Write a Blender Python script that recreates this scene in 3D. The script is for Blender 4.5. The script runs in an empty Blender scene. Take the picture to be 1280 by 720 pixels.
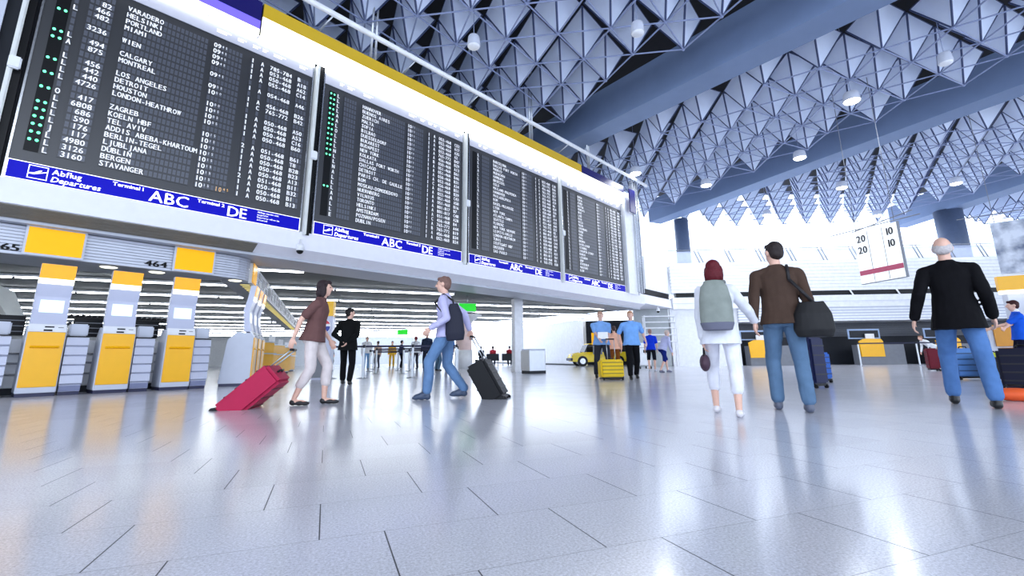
import bpy, bmesh, math, random
from mathutils import Vector, Matrix, Euler
random.seed(11)
S = bpy.context.scene
C = bpy.context.collection
PI = math.pi

# ------------------------------------------------------------------ camera, world, exposure
cam_data = bpy.data.cameras.new('camera')
cam_data.sensor_width = 36.0
cam_data.lens = 583.0 / 1280.0 * 36.0
cam_data.shift_y = -40.0 / 1280.0          # the photograph is the lower part of a taller frame
cam_data.clip_end = 300
cam = bpy.data.objects.new('camera', cam_data)
C.objects.link(cam)
cam.location = (0, 0, 0.56)
cam.rotation_mode = 'QUATERNION'
_pitch, _roll = math.radians(12.3), math.radians(-0.6)
cam.rotation_quaternion = (Matrix.Rotation(math.radians(90) + _pitch, 3, 'X') @ Matrix.Rotation(_roll, 3, 'Z')).to_quaternion()
S.camera = cam

world = bpy.data.worlds.new('world')
S.world = world
world.use_nodes = True
wn = world.node_tree
bg = wn.nodes['Background']
bg.inputs['Color'].default_value = (0.73, 0.83, 1.0, 1)
bg.inputs['Strength'].default_value = 2.7
S.view_settings.view_transform = 'Standard'
S.view_settings.look = 'None'
S.view_settings.gamma = 1.0
S.view_settings.use_curve_mapping = False
S.view_settings.exposure = 0.47
S.cycles.max_bounces = 8
S.cycles.diffuse_bounces = 4
S.cycles.glossy_bounces = 4
S.cycles.transmission_bounces = 4
S.cycles.transparent_max_bounces = 6
S.cycles.sample_clamp_indirect = 4.0

# ------------------------------------------------------------------ materials
def lin(c):
    return tuple(((v / 255.0) / 12.92 if v <= 10 else ((v / 255.0 + 0.055) / 1.055) ** 2.4) for v in c)

MATS = {}
def mat(name, rgb, rough=0.5, metal=0.0, var=0.05, scale=6.0, spec=0.5, alpha=None, emit=None, estr=0.0):
    """procedural surface: an sRGB colour with a little noise in tone and roughness"""
    if name in MATS:
        return MATS[name]
    m = bpy.data.materials.new(name)
    m.use_nodes = True
    nt = m.node_tree
    b = nt.nodes['Principled BSDF']
    col = lin(rgb)
    b.inputs['Roughness'].default_value = rough
    b.inputs['Metallic'].default_value = metal
    b.inputs['Specular IOR Level'].default_value = spec
    tc = nt.nodes.new('ShaderNodeTexCoord')
    nz = nt.nodes.new('ShaderNodeTexNoise')
    nz.inputs['Scale'].default_value = scale
    nz.inputs['Detail'].default_value = 3
    nt.links.new(tc.outputs['Object'], nz.inputs['Vector'])
    rp = nt.nodes.new('ShaderNodeMapRange')
    rp.inputs['From Min'].default_value = 0.3
    rp.inputs['From Max'].default_value = 0.7
    rp.inputs['To Min'].default_value = 1 - var
    rp.inputs['To Max'].default_value = 1 + var
    nt.links.new(nz.outputs['Fac'], rp.inputs['Value'])
    mx = nt.nodes.new('ShaderNodeVectorMath')
    mx.operation = 'SCALE'
    mx.inputs[0].default_value = col
    nt.links.new(rp.outputs['Result'], mx.inputs['Scale'])
    nt.links.new(mx.outputs['Vector'], b.inputs['Base Color'])
    if alpha is not None:
        b.inputs['Alpha'].default_value = alpha
    if emit is not None:
        b.inputs['Emission Color'].default_value = (*lin(emit), 1)
        b.inputs['Emission Strength'].default_value = estr
    MATS[name] = m
    return m

def node(nt, t, **kw):
    n = nt.nodes.new(t)
    for k, v in kw.items():
        setattr(n, k, v)
    return n

def mth(nt, op, a, b=None):
    n = nt.nodes.new('ShaderNodeMath')
    n.operation = op
    for i, v in enumerate((a, b)):
        if v is None:
            continue
        if isinstance(v, (int, float)):
            n.inputs[i].default_value = v
        else:
            nt.links.new(v, n.inputs[i])
    return n.outputs[0]

def floor_material():
    m = bpy.data.materials.new('granite_tiles')
    m.use_nodes = True
    nt = m.node_tree
    b = nt.nodes['Principled BSDF']
    tc = node(nt, 'ShaderNodeTexCoord')
    sx = node(nt, 'ShaderNodeSeparateXYZ')
    nt.links.new(tc.outputs['Object'], sx.inputs[0])
    X, Y = sx.outputs[0], sx.outputs[1]        # X along the courses, Y across them
    yy = mth(nt, 'DIVIDE', mth(nt, 'ADD', Y, 40 * 0.405 - 0.945), 0.405)
    row = mth(nt, 'FLOOR', yy)
    xo = mth(nt, 'DIVIDE', mth(nt, 'ADD', X, mth(nt, 'MULTIPLY', row, 0.2015)), 0.6045)
    xo = mth(nt, 'ADD', xo, 200.0 - 0.031)
    fx = mth(nt, 'FRACT', xo)
    fy = mth(nt, 'FRACT', yy)
    dx = mth(nt, 'MULTIPLY', mth(nt, 'MINIMUM', fx, mth(nt, 'SUBTRACT', 1.0, fx)), 0.6045)
    dy = mth(nt, 'MULTIPLY', mth(nt, 'MINIMUM', fy, mth(nt, 'SUBTRACT', 1.0, fy)), 0.405)
    jx = mth(nt, 'LESS_THAN', dx, 0.0022)
    jy = mth(nt, 'MULTIPLY', mth(nt, 'LESS_THAN', dy, 0.0013), 0.75)
    joint = mth(nt, 'MAXIMUM', jx, jy)
    # per tile tone
    wn_ = node(nt, 'ShaderNodeTexWhiteNoise', noise_dimensions='2D')
    cmb = node(nt, 'ShaderNodeCombineXYZ')
    nt.links.new(mth(nt, 'FLOOR', xo), cmb.inputs[0])
    nt.links.new(row, cmb.inputs[1])
    nt.links.new(cmb.outputs[0], wn_.inputs['Vector'])
    # granite speckle
    n1 = node(nt, 'ShaderNodeTexNoise')
    n1.inputs['Scale'].default_value = 115
    n1.inputs['Detail'].default_value = 6
    n1.inputs['Roughness'].default_value = 0.75
    nt.links.new(tc.outputs['Object'], n1.inputs['Vector'])
    n2 = node(nt, 'ShaderNodeTexVoronoi')
    n2.inputs['Scale'].default_value = 130
    nt.links.new(tc.outputs['Object'], n2.inputs['Vector'])
    n3 = node(nt, 'ShaderNodeTexNoise')
    n3.inputs['Scale'].default_value = 1.3
    nt.links.new(tc.outputs['Object'], n3.inputs['Vector'])
    v = mth(nt, 'ADD', 0.72, mth(nt, 'MULTIPLY', mth(nt, 'SUBTRACT', n1.outputs['Fac'], 0.5), 1.25))
    dark = mth(nt, 'MULTIPLY', mth(nt, 'LESS_THAN', n2.outputs['Distance'], 0.22), -0.10)
    v = mth(nt, 'ADD', v, dark)
    v = mth(nt, 'ADD', v, mth(nt, 'MULTIPLY', mth(nt, 'SUBTRACT', wn_.outputs['Value'], 0.5), 0.05))
    v = mth(nt, 'ADD', v, mth(nt, 'MULTIPLY', mth(nt, 'SUBTRACT', n3.outputs['Fac'], 0.5), 0.06))
    cr = node(nt, 'ShaderNodeMapRange')
    cr.inputs['From Min'].default_value = 0
    cr.inputs['From Max'].default_value = 1
    nt.links.new(v, cr.inputs['Value'])
    tint = node(nt, 'ShaderNodeVectorMath', operation='SCALE')
    tint.inputs[0].default_value = (0.89, 0.905, 1.0)
    nt.links.new(cr.outputs[0], tint.inputs['Scale'])
    mixj = node(nt, 'ShaderNodeMix', data_type='RGBA')
    nt.links.new(joint, mixj.inputs[0])
    nt.links.new(tint.outputs[0], mixj.inputs[6])
    mixj.inputs[7].default_value = (0.035, 0.038, 0.05, 1)
    nt.links.new(mixj.outputs[2], b.inputs['Base Color'])
    rr = mth(nt, 'ADD', 0.165, mth(nt, 'MULTIPLY', joint, 0.5))
    nt.links.new(rr, b.inputs['Roughness'])
    b.inputs['Specular IOR Level'].default_value = 0.6
    b.inputs['IOR'].default_value = 1.62
    return m

M_white = mat('white_paint', (236, 238, 242), 0.45)
M_panel = mat('white_acoustic_panel', (226, 236, 255), 0.6, var=0.03, scale=2)
M_rod = mat('lattice_steel', (138, 150, 186), 0.4)
M_dkrod = mat('dark_steel_edge', (58, 72, 114), 0.45)
M_beam = mat('blue_grey_concrete', (118, 138, 172), 0.7, var=0.04, scale=1.5)
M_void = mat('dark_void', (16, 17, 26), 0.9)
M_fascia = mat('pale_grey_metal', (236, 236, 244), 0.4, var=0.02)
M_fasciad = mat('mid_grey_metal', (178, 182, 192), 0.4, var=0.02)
M_olive = mat('olive_brown_slat', (112, 108, 98), 0.5, var=0.08)
M_chrome = mat('brushed_chrome', (200, 203, 208), 0.25, metal=0.9, var=0.03)
M_steel = mat('stainless_steel', (188, 192, 198), 0.32, metal=0.75, var=0.03)
M_black = mat('black_plastic', (13, 14, 17), 0.4, spec=0.25)
M_dark = mat('dark_grey', (40, 43, 50), 0.5, spec=0.25)
M_mid = mat('mid_grey', (128, 132, 140), 0.5)
M_lgrey = mat('light_grey_panel', (196, 201, 214), 0.4, var=0.02)
M_yellow = mat('sun_yellow', (252, 186, 6), 0.35, var=0.02)
M_yellow2 = mat('bright_yellow_sign', (246, 176, 0), 0.4, var=0.02, spec=0.2, emit=(255, 185, 0), estr=0.25)
M_ochre = mat('ochre_yellow', (192, 160, 30), 0.45, var=0.02, emit=(190, 150, 20), estr=0.15)
M_blue = mat('sign_blue', (8, 6, 176), 0.4, var=0.02, emit=(8, 6, 190), estr=0.12, spec=0.15)
M_navy = mat('navy_panel', (14, 12, 70), 0.4, emit=(20, 14, 120), estr=0.25)
M_violet = mat('violet_panel', (96, 84, 214), 0.4, emit=(110, 96, 240), estr=0.7)
M_lit = mat('lit_white_panel', (255, 253, 238), 0.5, emit=(255, 252, 236), estr=1.25)
M_litw = mat('lit_text_white', (255, 255, 255), 0.5, emit=(255, 255, 255), estr=0.85)
M_flap = mat('flap_text_white', (236, 238, 242), 0.5, emit=(255, 255, 255), estr=0.25)
M_tube = mat('fluorescent_tube', (255, 255, 255), 0.5, emit=(245, 250, 255), estr=11.0)
M_lampglow = mat('lamp_glow', (255, 255, 255), 0.5, emit=(255, 252, 245), estr=9.0)
M_led = mat('green_led', (120, 255, 190), 0.5, emit=(90, 245, 170), estr=1.6)
M_green = mat('exit_green', (30, 170, 40), 0.4, emit=(20, 190, 30), estr=0.8)
M_red = mat('red_paint', (190, 40, 60), 0.4)
M_glass = mat('tinted_glass', (200, 215, 225), 0.05, alpha=0.25, var=0.0)

# ------------------------------------------------------------------ mesh helpers
class MB:
    """collects shapes and links them as one mesh object"""
    def __init__(self):
        self.bm = bmesh.new()
        self.mats = []
        self.cur = 0
    def m(self, material):
        if material not in self.mats:
            self.mats.append(material)
        self.cur = self.mats.index(material)
        return self
    def _tag(self, faces):
        for f in faces:
            f.material_index = self.cur
    def poly(self, pts, smooth=False):
        vs = [self.bm.verts.new(p) for p in pts]
        f = self.bm.faces.new(vs)
        f.material_index = self.cur
        f.smooth = smooth
        return f
    def box(self, x0, x1, y0, y1, z0, z1, rot=0.0, bevel=0.0, M=None):
        cx, cy, cz = (x0 + x1) / 2, (y0 + y1) / 2, (z0 + z1) / 2
        mt = Matrix.Translation((cx, cy, cz)) @ Matrix.Rotation(rot, 4, 'Z') @ Matrix.Diagonal((abs(x1 - x0), abs(y1 - y0), abs(z1 - z0), 1))
        if M is not None:
            mt = M @ mt
        r = bmesh.ops.create_cube(self.bm, size=1.0, matrix=mt)
        vs = r['verts']
        fs = set(f for v in vs for f in v.link_faces)
        if bevel > 0:
            es = set(e for v in vs for e in v.link_edges)
            br = bmesh.ops.bevel(self.bm, geom=list(es), offset=bevel, segments=2, affect='EDGES', clamp_overlap=True)
            fs = set(f for f in fs if f.is_valid) | set(br['faces'])
            vv = set(v for f in fs for v in f.verts)
            fs = set(f for v in vv for f in v.link_faces)
        self._tag(fs)
        return self
    def tube(self, p, q, r, r2=None, seg=8, cap=True, smooth=True):
        p, q = Vector(p), Vector(q)
        r2 = r if r2 is None else r2
        d = q - p
        if d.length < 1e-6:
            return self
        z = d.normalized()
        x = z.orthogonal().normalized()
        y = z.cross(x)
        ra, rb = [], []
        for i in range(seg):
            a = 2 * PI * i / seg
            o = x * math.cos(a) + y * math.sin(a)
            ra.append(self.bm.verts.new(p + o * r))
            rb.append(self.bm.verts.new(q + o * r2))
        for i in range(seg):
            f = self.bm.faces.new((ra[i], ra[(i + 1) % seg], rb[(i + 1) % seg], rb[i]))
            f.material_index = self.cur
            f.smooth = smooth
        if cap:
            f = self.bm.faces.new(list(reversed(ra))); f.material_index = self.cur
            f = self.bm.faces.new(rb); f.material_index = self.cur
        return self
    def path(self, pts, r, seg=8):
        for a, b in zip(pts[:-1], pts[1:]):
            self.tube(a, b, r, seg=seg)
        for b in pts[1:-1]:
            self.ball(b, (r, r, r), 6, 4)
        return self
    def ball(self, c, rad, seg=12, rings=8, M=None):
        mt = Matrix.Translation(c) @ Matrix.Diagonal((rad[0], rad[1], rad[2], 1))
        if M is not None:
            mt = M @ mt
        r = bmesh.ops.create_uvsphere(self.bm, u_segments=seg, v_segments=rings, radius=1.0, matrix=mt)
        fs = set(f for v in r['verts'] for f in v.link_faces)
        for f in fs:
            f.smooth = True
        self._tag(fs)
        return self
    def lathe(self, prof, c=(0, 0, 0), seg=24):
        """prof: list of (r, z) from bottom to top"""
        rings = []
        for r, z in prof:
            if r < 1e-5:
                rings.append([self.bm.verts.new((c[0], c[1], c[2] + z))])
            else:
                rings.append([self.bm.verts.new((c[0] + r * math.cos(2 * PI * i / seg), c[1] + r * math.sin(2 * PI * i / seg), c[2] + z)) for i in range(seg)])
        for a, b in zip(rings[:-1], rings[1:]):
            for i in range(seg):
                j = (i + 1) % seg
                vs = [a[i % len(a)], a[j % len(a)], b[j % len(b)], b[i % len(b)]]
                u = []
                for v in vs:
                    if v not in u:
                        u.append(v)
                if len(u) > 2:
                    f = self.bm.faces.new(u)
                    f.material_index = self.cur
                    f.smooth = True
        return self
    def prism(self, prof, axis, a0, a1, bevel=0.0):
        """extrude a closed 2D profile along an axis; profile axes: x->(y,z), y->(x,z), z->(x,y)"""
        def P(u, v, w):
            return {'x': (w, u, v), 'y': (u, w, v), 'z': (u, v, w)}[axis]
        A = [self.bm.verts.new(P(u, v, a0)) for u, v in prof]
        B = [self.bm.verts.new(P(u, v, a1)) for u, v in prof]
        fs = [self.bm.faces.new(A), self.bm.faces.new(list(reversed(B)))]
        n = len(prof)
        for i in range(n):
            fs.append(self.bm.faces.new((A[(i + 1) % n], A[i], B[i], B[(i + 1) % n])))
        self._tag(fs)
        if bevel > 0:
            es = set(e for f in fs for e in f.edges)
            bmesh.ops.bevel(self.bm, geom=list(es), offset=bevel, segments=2, affect='EDGES', clamp_overlap=True)
        return self
    def build(self, name, material=None, parent=None, loc=(0, 0, 0), rotz=0.0, normals=True):
        if normals:
            bmesh.ops.recalc_face_normals(self.bm, faces=self.bm.faces)
        me = bpy.data.meshes.new(name)
        self.bm.to_mesh(me)
        self.bm.free()
        if self.mats:
            for m_ in self.mats:
                me.materials.append(m_)
        elif material is not None:
            me.materials.append(material)
        o = bpy.data.objects.new(name, me)
        o.location = loc
        o.rotation_euler = (0, 0, rotz)
        C.objects.link(o)
        if parent is not None:
            o.parent = parent
        return o

def thing(name, label, cat, loc=(0, 0, 0), rotz=0.0, group=None):
    o = bpy.data.objects.new(name, None)
    C.objects.link(o)
    o.empty_display_size = 0.2
    o.location = loc
    o.rotation_euler = (0, 0, rotz)
    o['label'] = label
    o['category'] = cat
    if group:
        o['group'] = group
    return o

def tag(o, label, cat, group=None):
    o['label'] = label
    o['category'] = cat
    if group:
        o['group'] = group
    return o

def struct(o):
    o['kind'] = 'structure'
    return o

KIDS = {}
def dup(root, loc, rotz, label, group=None):
    """a copy of a thing with copies of its parts and their sub-parts"""
    r = root.copy()
    C.objects.link(r)
    r.location = loc
    r.rotation_euler = (0, 0, rotz)
    r['label'] = label
    if group:
        r['group'] = group
    for ch in [o for o in root.children]:
        c = ch.copy()
        C.objects.link(c)
        c.parent = r
        for g in ch.children:
            d = g.copy()
            C.objects.link(d)
            d.parent = c
    return r

# board frame: x along the departure boards, y away from the hall, z up
BO = Vector((-8.28, 7.14, 0.0))
BROT = math.radians(47.5)
BU = Vector((math.cos(BROT), math.sin(BROT), 0))
BN = Vector((-math.sin(BROT), math.cos(BROT), 0))
def BF(x, y, z=0.0):
    return BO + BU * x + BN * y + Vector((0, 0, z))

# lettering: glyph outlines from the built-in face, cached per letter
_G = {}
def glyph(ch):
    if ch not in _G:
        cu = bpy.data.curves.new('glyph', 'FONT')
        cu.body = ch
        cu.resolution_u = 2
        o = bpy.data.objects.new('glyph', cu)
        C.objects.link(o)
        bpy.context.view_layer.update()
        dg = bpy.context.evaluated_depsgraph_get()
        me = bpy.data.meshes.new_from_object(o.evaluated_get(dg))
        vs = [(v.co.x, v.co.y) for v in me.vertices]
        fs = [tuple(p.vertices) for p in me.polygons]
        bpy.data.objects.remove(o)
        bpy.data.curves.remove(cu)
        bpy.data.meshes.remove(me)
        x0 = min((v[0] for v in vs), default=0)
        x1 = max((v[0] for v in vs), default=0.3)
        _G[ch] = (vs, fs, x0, x1)
    return _G[ch]

class Letters:
    """flat lettering in the x-z plane facing -y, a hair of thickness off the surface"""
    def __init__(self):
        self.v, self.f = [], []
    def put(self, text, x, z, h, y=0.0, pitch=None, width=1.0, shear=0.0, align='l'):
        k = h / 0.7
        adv = []
        for ch in text:
            if ch == ' ':
                adv.append(pitch or 0.3 * k * width)
            else:
                g = glyph(ch)
                adv.append(pitch or (g[3] - g[2] + 0.09) * k * width)
        tot = sum(adv)
        if align == 'r':
            x -= tot
        elif align == 'c':
            x -= tot / 2
        for ch, a in zip(text, adv):
            if ch != ' ':
                vs, fs, x0, x1 = glyph(ch)
                off = len(self.v)
                w = (x1 - x0) * k * width
                sx = width
                if pitch and w > pitch * 0.86:
                    sx = width * pitch * 0.86 / w
                    w = pitch * 0.86
                ox = x + (a - w) / 2
                for vx, vy in vs:
                    self.v.append((ox + (vx - x0) * k * sx + shear * vy * k, y, z + vy * k))
                for f in fs:
                    self.f.append(tuple(i + off for i in f))
            x += a
        return self
    def rect(self, x0, x1, z0, z1, y=0.0):
        o = len(self.v)
        self.v += [(x0, y, z0), (x1, y, z0), (x1, y, z1), (x0, y, z1)]
        self.f.append((o, o + 1, o + 2, o + 3))
        return self
    def poly(self, pts, y=0.0):
        o = len(self.v)
        self.v += [(a, y, b) for a, b in pts]
        self.f.append(tuple(range(o, o + len(pts))))
        return self
    def build(self, name, material, parent=None, loc=(0, 0, 0), rotz=0.0):
        me = bpy.data.meshes.new(name)
        me.from_pydata(self.v, [], self.f)
        me.materials.append(material)
        o = bpy.data.objects.new(name, me)
        o.location = loc
        o.rotation_euler = (0, 0, rotz)
        C.objects.link(o)
        if parent is not None:
            o.parent = parent
        return o
# ------------------------------------------------------------------ setting: floor
YJ = math.radians(-21.4)
fl = MB()
fl.poly([(-60, -14, 0), (60, -14, 0), (60, 90, 0), (-60, 90, 0)])
floor = struct(fl.build('floor', floor_material(), rotz=math.radians(21.4)))

# roof slab above the lattice, dark
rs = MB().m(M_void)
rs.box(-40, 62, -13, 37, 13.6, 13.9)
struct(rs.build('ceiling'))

# concrete beams fanning out over the hall
def beam(name, a, b, w, z0, z1):
    a, b = Vector((*a, 0)), Vector((*b, 0))
    d = (b - a).normalized()
    n = Vector((d.y, -d.x, 0))
    k = MB().m(M_beam)
    vs = [a, b, b + n * w, a + n * w]
    lo = [k.bm.verts.new((v.x, v.y, z0)) for v in vs]
    hi = [k.bm.verts.new((v.x, v.y, z1)) for v in vs]
    k.bm.faces.new(lo); k.bm.faces.new(hi)
    for i in range(4):
        k.bm.faces.new((lo[i], lo[(i + 1) % 4], hi[(i + 1) % 4], hi[i]))
    return struct(k.build(name))
def ext(a, b, s, e):
    a, b = Vector(a), Vector(b)
    d = (b - a).normalized()
    return tuple(a - d * s), tuple(b + d * e)
beam('ceiling_beam', *ext((9.87, 11.16), (3.27, 19.47), 12, 14), 1.12, 10.4, 12.06)
beam('ceiling_beam', *ext((18.9, 16.44), (11.0, 32.4), 16, 1.5), 1.15, 10.4, 12.06)
beam('ceiling_beam', (30.9, 14), (30.3, 36), 1.3, 10.4, 12.06)

# folded lattice of hanging pyramids, one frame per bay
def space_frame(label, origin, yaw, s, keep, zb=10.4, h=1.35):
    e1 = Vector((math.sin(math.radians(yaw)), math.cos(math.radians(yaw)), 0)) * s
    e2 = Vector((math.sin(math.radians(yaw - 60)), math.cos(math.radians(yaw - 60)), 0)) * s
    o = Vector((*origin, 0))
    root = thing('space_frame', label, 'ceiling frame', (o.x, o.y, zb), 0, 'hanging pyramid ceiling frames')
    cells = {}
    for a in range(-26, 27):
        for b in range(-26, 27):
            p = o + e1 * a + e2 * b
            if keep(p.x, p.y):
                cells[(a, b)] = e1 * a + e2 * b
    rods = MB().m(M_rod)
    for (a, b), p in sorted(cells.items()):
        for da, db in ((1, 0), (0, 1), (1, -1)):
            q = cells.get((a + da, b + db))
            if q is not None:
                rods.tube(p, q, 0.026, seg=5, cap=False)
    rods.build('rod_grid', None, root)
    # each pyramid hangs point down: three panels from the tip up to the upper chord
    B = Vector((0, 0, 0))
    ups = []
    for k_ in range(3):
        t = math.radians(yaw + 150 + 120 * k_)
        ups.append(Vector((math.sin(t), math.cos(t), 0)) * (s * 0.92 / math.sqrt(3)) + Vector((0, 0, h)))
    def pyramid_into(k, off):
        k.m(M_panel)
        for i in range(3):
            tri = (B, ups[i], ups[(i + 1) % 3])
            g = sum(tri, Vector()) / 3
            t3 = [g + (v - g) * 0.96 for v in tri]
            n = (t3[1] - t3[0]).cross(t3[2] - t3[0]).normalized() * 0.015
            lo = [k.bm.verts.new(v - n + off) for v in t3]
            hi = [k.bm.verts.new(v + n + off) for v in t3]
            fs = [k.bm.faces.new(lo), k.bm.faces.new(list(reversed(hi)))]
            for j in range(3):
                fs.append(k.bm.faces.new((lo[(j + 1) % 3], lo[j], hi[j], hi[(j + 1) % 3])))
            k._tag(fs)
        k.m(M_dkrod)
        for i in range(3):
            k.tube(off, ups[i] + off, 0.034, seg=6, cap=False)
            k.tube(ups[i] + off, ups[(i + 1) % 3] + off, 0.022, seg=5, cap=False)
        k.m(M_rod)
        k.ball(off, (0.055, 0.055, 0.055), 8, 5)
    k = MB()
    pyramid_into(k, Vector())
    proto = k.build('pyramid', None, root)
    near = sorted(cells.items(), key=lambda c: (o + c[1]).length)
    for idx, (ab, off) in enumerate(near[:100]):
        if idx == 0:
            proto.location = off
        else:
            c = proto.copy()
            C.objects.link(c)
            c.parent = root
            c.location = off
    if len(near) > 100:
        k = MB()
        for ab, off in near[100:]:
            pyramid_into(k, off)
        rest = k.build('pyramid', None, root)
        rest['kind'] = 'stuff'
    return root

def side(x, y, a, b):
    """signed distance left of the line a->b"""
    dx, dy = b[0] - a[0], b[1] - a[1]
    L = math.hypot(dx, dy)
    return (dx * (y - a[1]) - dy * (x - a[0])) / L
B1 = ((9.87, 11.16), (3.27, 19.47))
B2 = ((18.9, 16.44), (11.0, 32.4))
B3 = ((30.9, 14.0), (30.3, 36.0))
def pix(x, y, z=10.9):
    """where a point of the roof lies in the picture's frame (to leave out lattice that can never be seen)"""
    d = Vector((x, y, z)) - cam.location
    q = cam.rotation_quaternion.inverted() @ d
    return (640 + 583 * q.x / -q.z, 320 - 583 * q.y / -q.z) if q.z < -0.1 else (9e9, 9e9)
def seen(x, y, m=260):
    u, v = pix(x, y)
    return -m < u < 1280 + m and -m < v < 760
space_frame('ceiling of hanging white pyramids above the yellow topped light band', (3.10, 12.49), 38.0, 1.62,
            lambda x, y: side(x, y, *B1) > 1.35 and seen(x, y, 150) and y < 25 and x > -12)
space_frame('long ceiling bay of white pyramids between the first and second beams, with bright pendant lamps', (10.89, 14.65), 65.5, 1.74,
            lambda x, y: side(x, y, *B1) < -2.35 and side(x, y, *B2) > 1.35 and seen(x, y, 150) and y < 33)
space_frame('far ceiling bay of V shaped pyramid rows above the hanging row number sign', (21.0, 24.0), 94.0, 1.74,
            lambda x, y: side(x, y, *B2) < -2.2 and side(x, y, *B3) > 1.3 and seen(x, y, 120) and y < 35)
space_frame('small patch of pyramid ceiling beyond the third beam at the far right', (34.0, 30.0), 120.0, 1.74,
            lambda x, y: side(x, y, *B3) < -2.3 and seen(x, y, 60) and y < 36)

# ------------------------------------------------------------------ wall that carries the boards
def bobj(k, name, parent=None):
    return k.build(name, None, parent, tuple(BO) if parent is None else (0, 0, 0), BROT if parent is None else 0)
k = MB().m(M_dark)
k.box(-6, 21.2, 0.12, 0.6, 3.52, 8.09)
struct(bobj(k, 'wall_left'))
# fascia: upright face, slanted skirt, soffit
k = MB().m(M_fascia)
k.prism([(-0.06, 3.52), (-0.06, 3.10), (0.25, 2.93), (0.30, 3.52)], 'x', -6, 22.0)
struct(bobj(k, 'trim_1'))
k = MB().m(M_olive)
for i in range(4):
    k.prism([(-0.05 + 0.07 * i, 3.085 - 0.038 * i), (0.012 + 0.07 * i, 3.052 - 0.038 * i), (0.012 + 0.07 * i, 3.035 - 0.038 * i), (-0.05 + 0.07 * i, 3.068 - 0.038 * i)], 'x', -6, 3.9)
struct(bobj(k, 'trim_2'))
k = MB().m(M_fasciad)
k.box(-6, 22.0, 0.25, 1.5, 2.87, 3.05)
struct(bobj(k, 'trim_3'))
# ceiling of the low gallery
k = MB().m(mat('gallery_ceiling_grey', (92, 98, 101), 0.7))
k.box(-50, 23.5, 1.5, 68, 3.05, 3.2)
struct(bobj(k, 'ceiling_gallery'))
# end pier to the right of the boards and the floor of the upper level
k = MB().m(M_white)
k.box(20.35, 21.2, -0.15, 0.12, 3.5, 8.6)
k.m(M_chrome)
for x in (21.15, 21.4, 21.62):
    k.box(x, x + 0.07, -0.25, -0.05, 3.62, 9.4)
struct(bobj(k, 'trim_4'))
# ------------------------------------------------------------------ departure boards
def grid_material():
    m = bpy.data.materials.new('flap_cells')
    m.use_nodes = True
    nt = m.node_tree
    b = nt.nodes['Principled BSDF']
    tc = node(nt, 'ShaderNodeTexCoord')
    sx = node(nt, 'ShaderNodeSeparateXYZ')
    nt.links.new(tc.outputs['Object'], sx.inputs[0])
    fx = mth(nt, 'FRACT', mth(nt, 'ADD', mth(nt, 'DIVIDE', sx.outputs[0], 0.073), 50.0))
    fz = mth(nt, 'FRACT', mth(nt, 'DIVIDE', sx.outputs[2], 0.1413))
    inx = mth(nt, 'MULTIPLY', mth(nt, 'GREATER_THAN', fx, 0.14), mth(nt, 'LESS_THAN', fx, 0.86))
    inz = mth(nt, 'MULTIPLY', mth(nt, 'GREATER_THAN', fz, 0.14), mth(nt, 'LESS_THAN', fz, 0.86))
    cell = mth(nt, 'MULTIPLY', inx, inz)
    seam = mth(nt, 'LESS_THAN', mth(nt, 'ABSOLUTE', mth(nt, 'SUBTRACT', fz, 0.5)), 0.02)
    cell = mth(nt, 'MULTIPLY', cell, mth(nt, 'SUBTRACT', 1.0, mth(nt, 'MULTIPLY', seam, 0.5)))
    mix = node(nt, 'ShaderNodeMix', data_type='RGBA')
    nt.links.new(cell, mix.inputs[0])
    mix.inputs[6].default_value = (*lin((28, 30, 36)), 1)
    mix.inputs[7].default_value = (*lin((76, 80, 92)), 1)
    nt.links.new(mix.outputs[2], b.inputs['Base Color'])
    b.inputs['Roughness'].default_value = 0.42
    b.inputs['Specular IOR Level'].default_value = 1.0
    return m
M_cells = grid_material()
M_boardp = mat('board_charcoal', (30, 32, 38), 0.42, var=0.03, spec=1.0)
M_header = mat('board_header_grey', (182, 183, 194), 0.35, var=0.02)
ROW = 0.1413
def rz(k):
    return 0.56 + ROW * k          # base of a text row above the foot of the board (z 3.5)

DEST1 = {0: 'STAVANGER', 1: 'BERGEN', 2: 'DUBLIN', 3: 'LJUBLJANA', 4: 'BERLIN-TEGEL', 5: 'ADDIS ABEBA-KHARTOUM', 6: 'TEL AVIV', 7: 'KOELN HBF',
         8: 'ZAGREB', 10: 'LONDON-HEATHROW', 11: 'HOUSTON', 12: 'DETROIT', 13: 'LOS ANGELES', 15: 'MONTREAL', 16: 'CALGARY', 18: 'WIEN',
         20: 'MIAMI', 21: 'PORTLAND', 22: 'HELSINKI', 23: 'VARADERO'}
FL1 = {0: '3160', 1: '3126', 2: '4980', 3: '117', 4: '176', 5: '590', 6: '686', 7: '6808', 8: '417', 10: '4726', 11: '440', 12: '442', 13: '456',
       15: '875', 16: '494', 18: '3236', 20: '482', 21: '466', 22: '82'}
ST1 = {0: 'L', 1: 'L', 2: 'L', 3: 'J', 4: 'L', 5: 'L', 6: 'L', 7: 'L', 8: 'O', 10: 'L', 11: 'L', 12: 'L', 13: 'L', 15: 'A', 16: 'L', 20: 'L', 22: 'L'}
CN1 = {0: '050-468', 1: '050-468', 2: '050-468', 3: '051-468', 4: '050-468', 5: '050-468', 6: '050-468', 7: '050-468', 8: '051-468',
       10: '050-468', 11: '050-468', 12: '050-468', 13: '050-468', 15: '765-772', 16: '456-468', 18: '054-468', 20: '055-468', 21: '050-468', 22: '053-468', 23: '785-784'}
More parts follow.
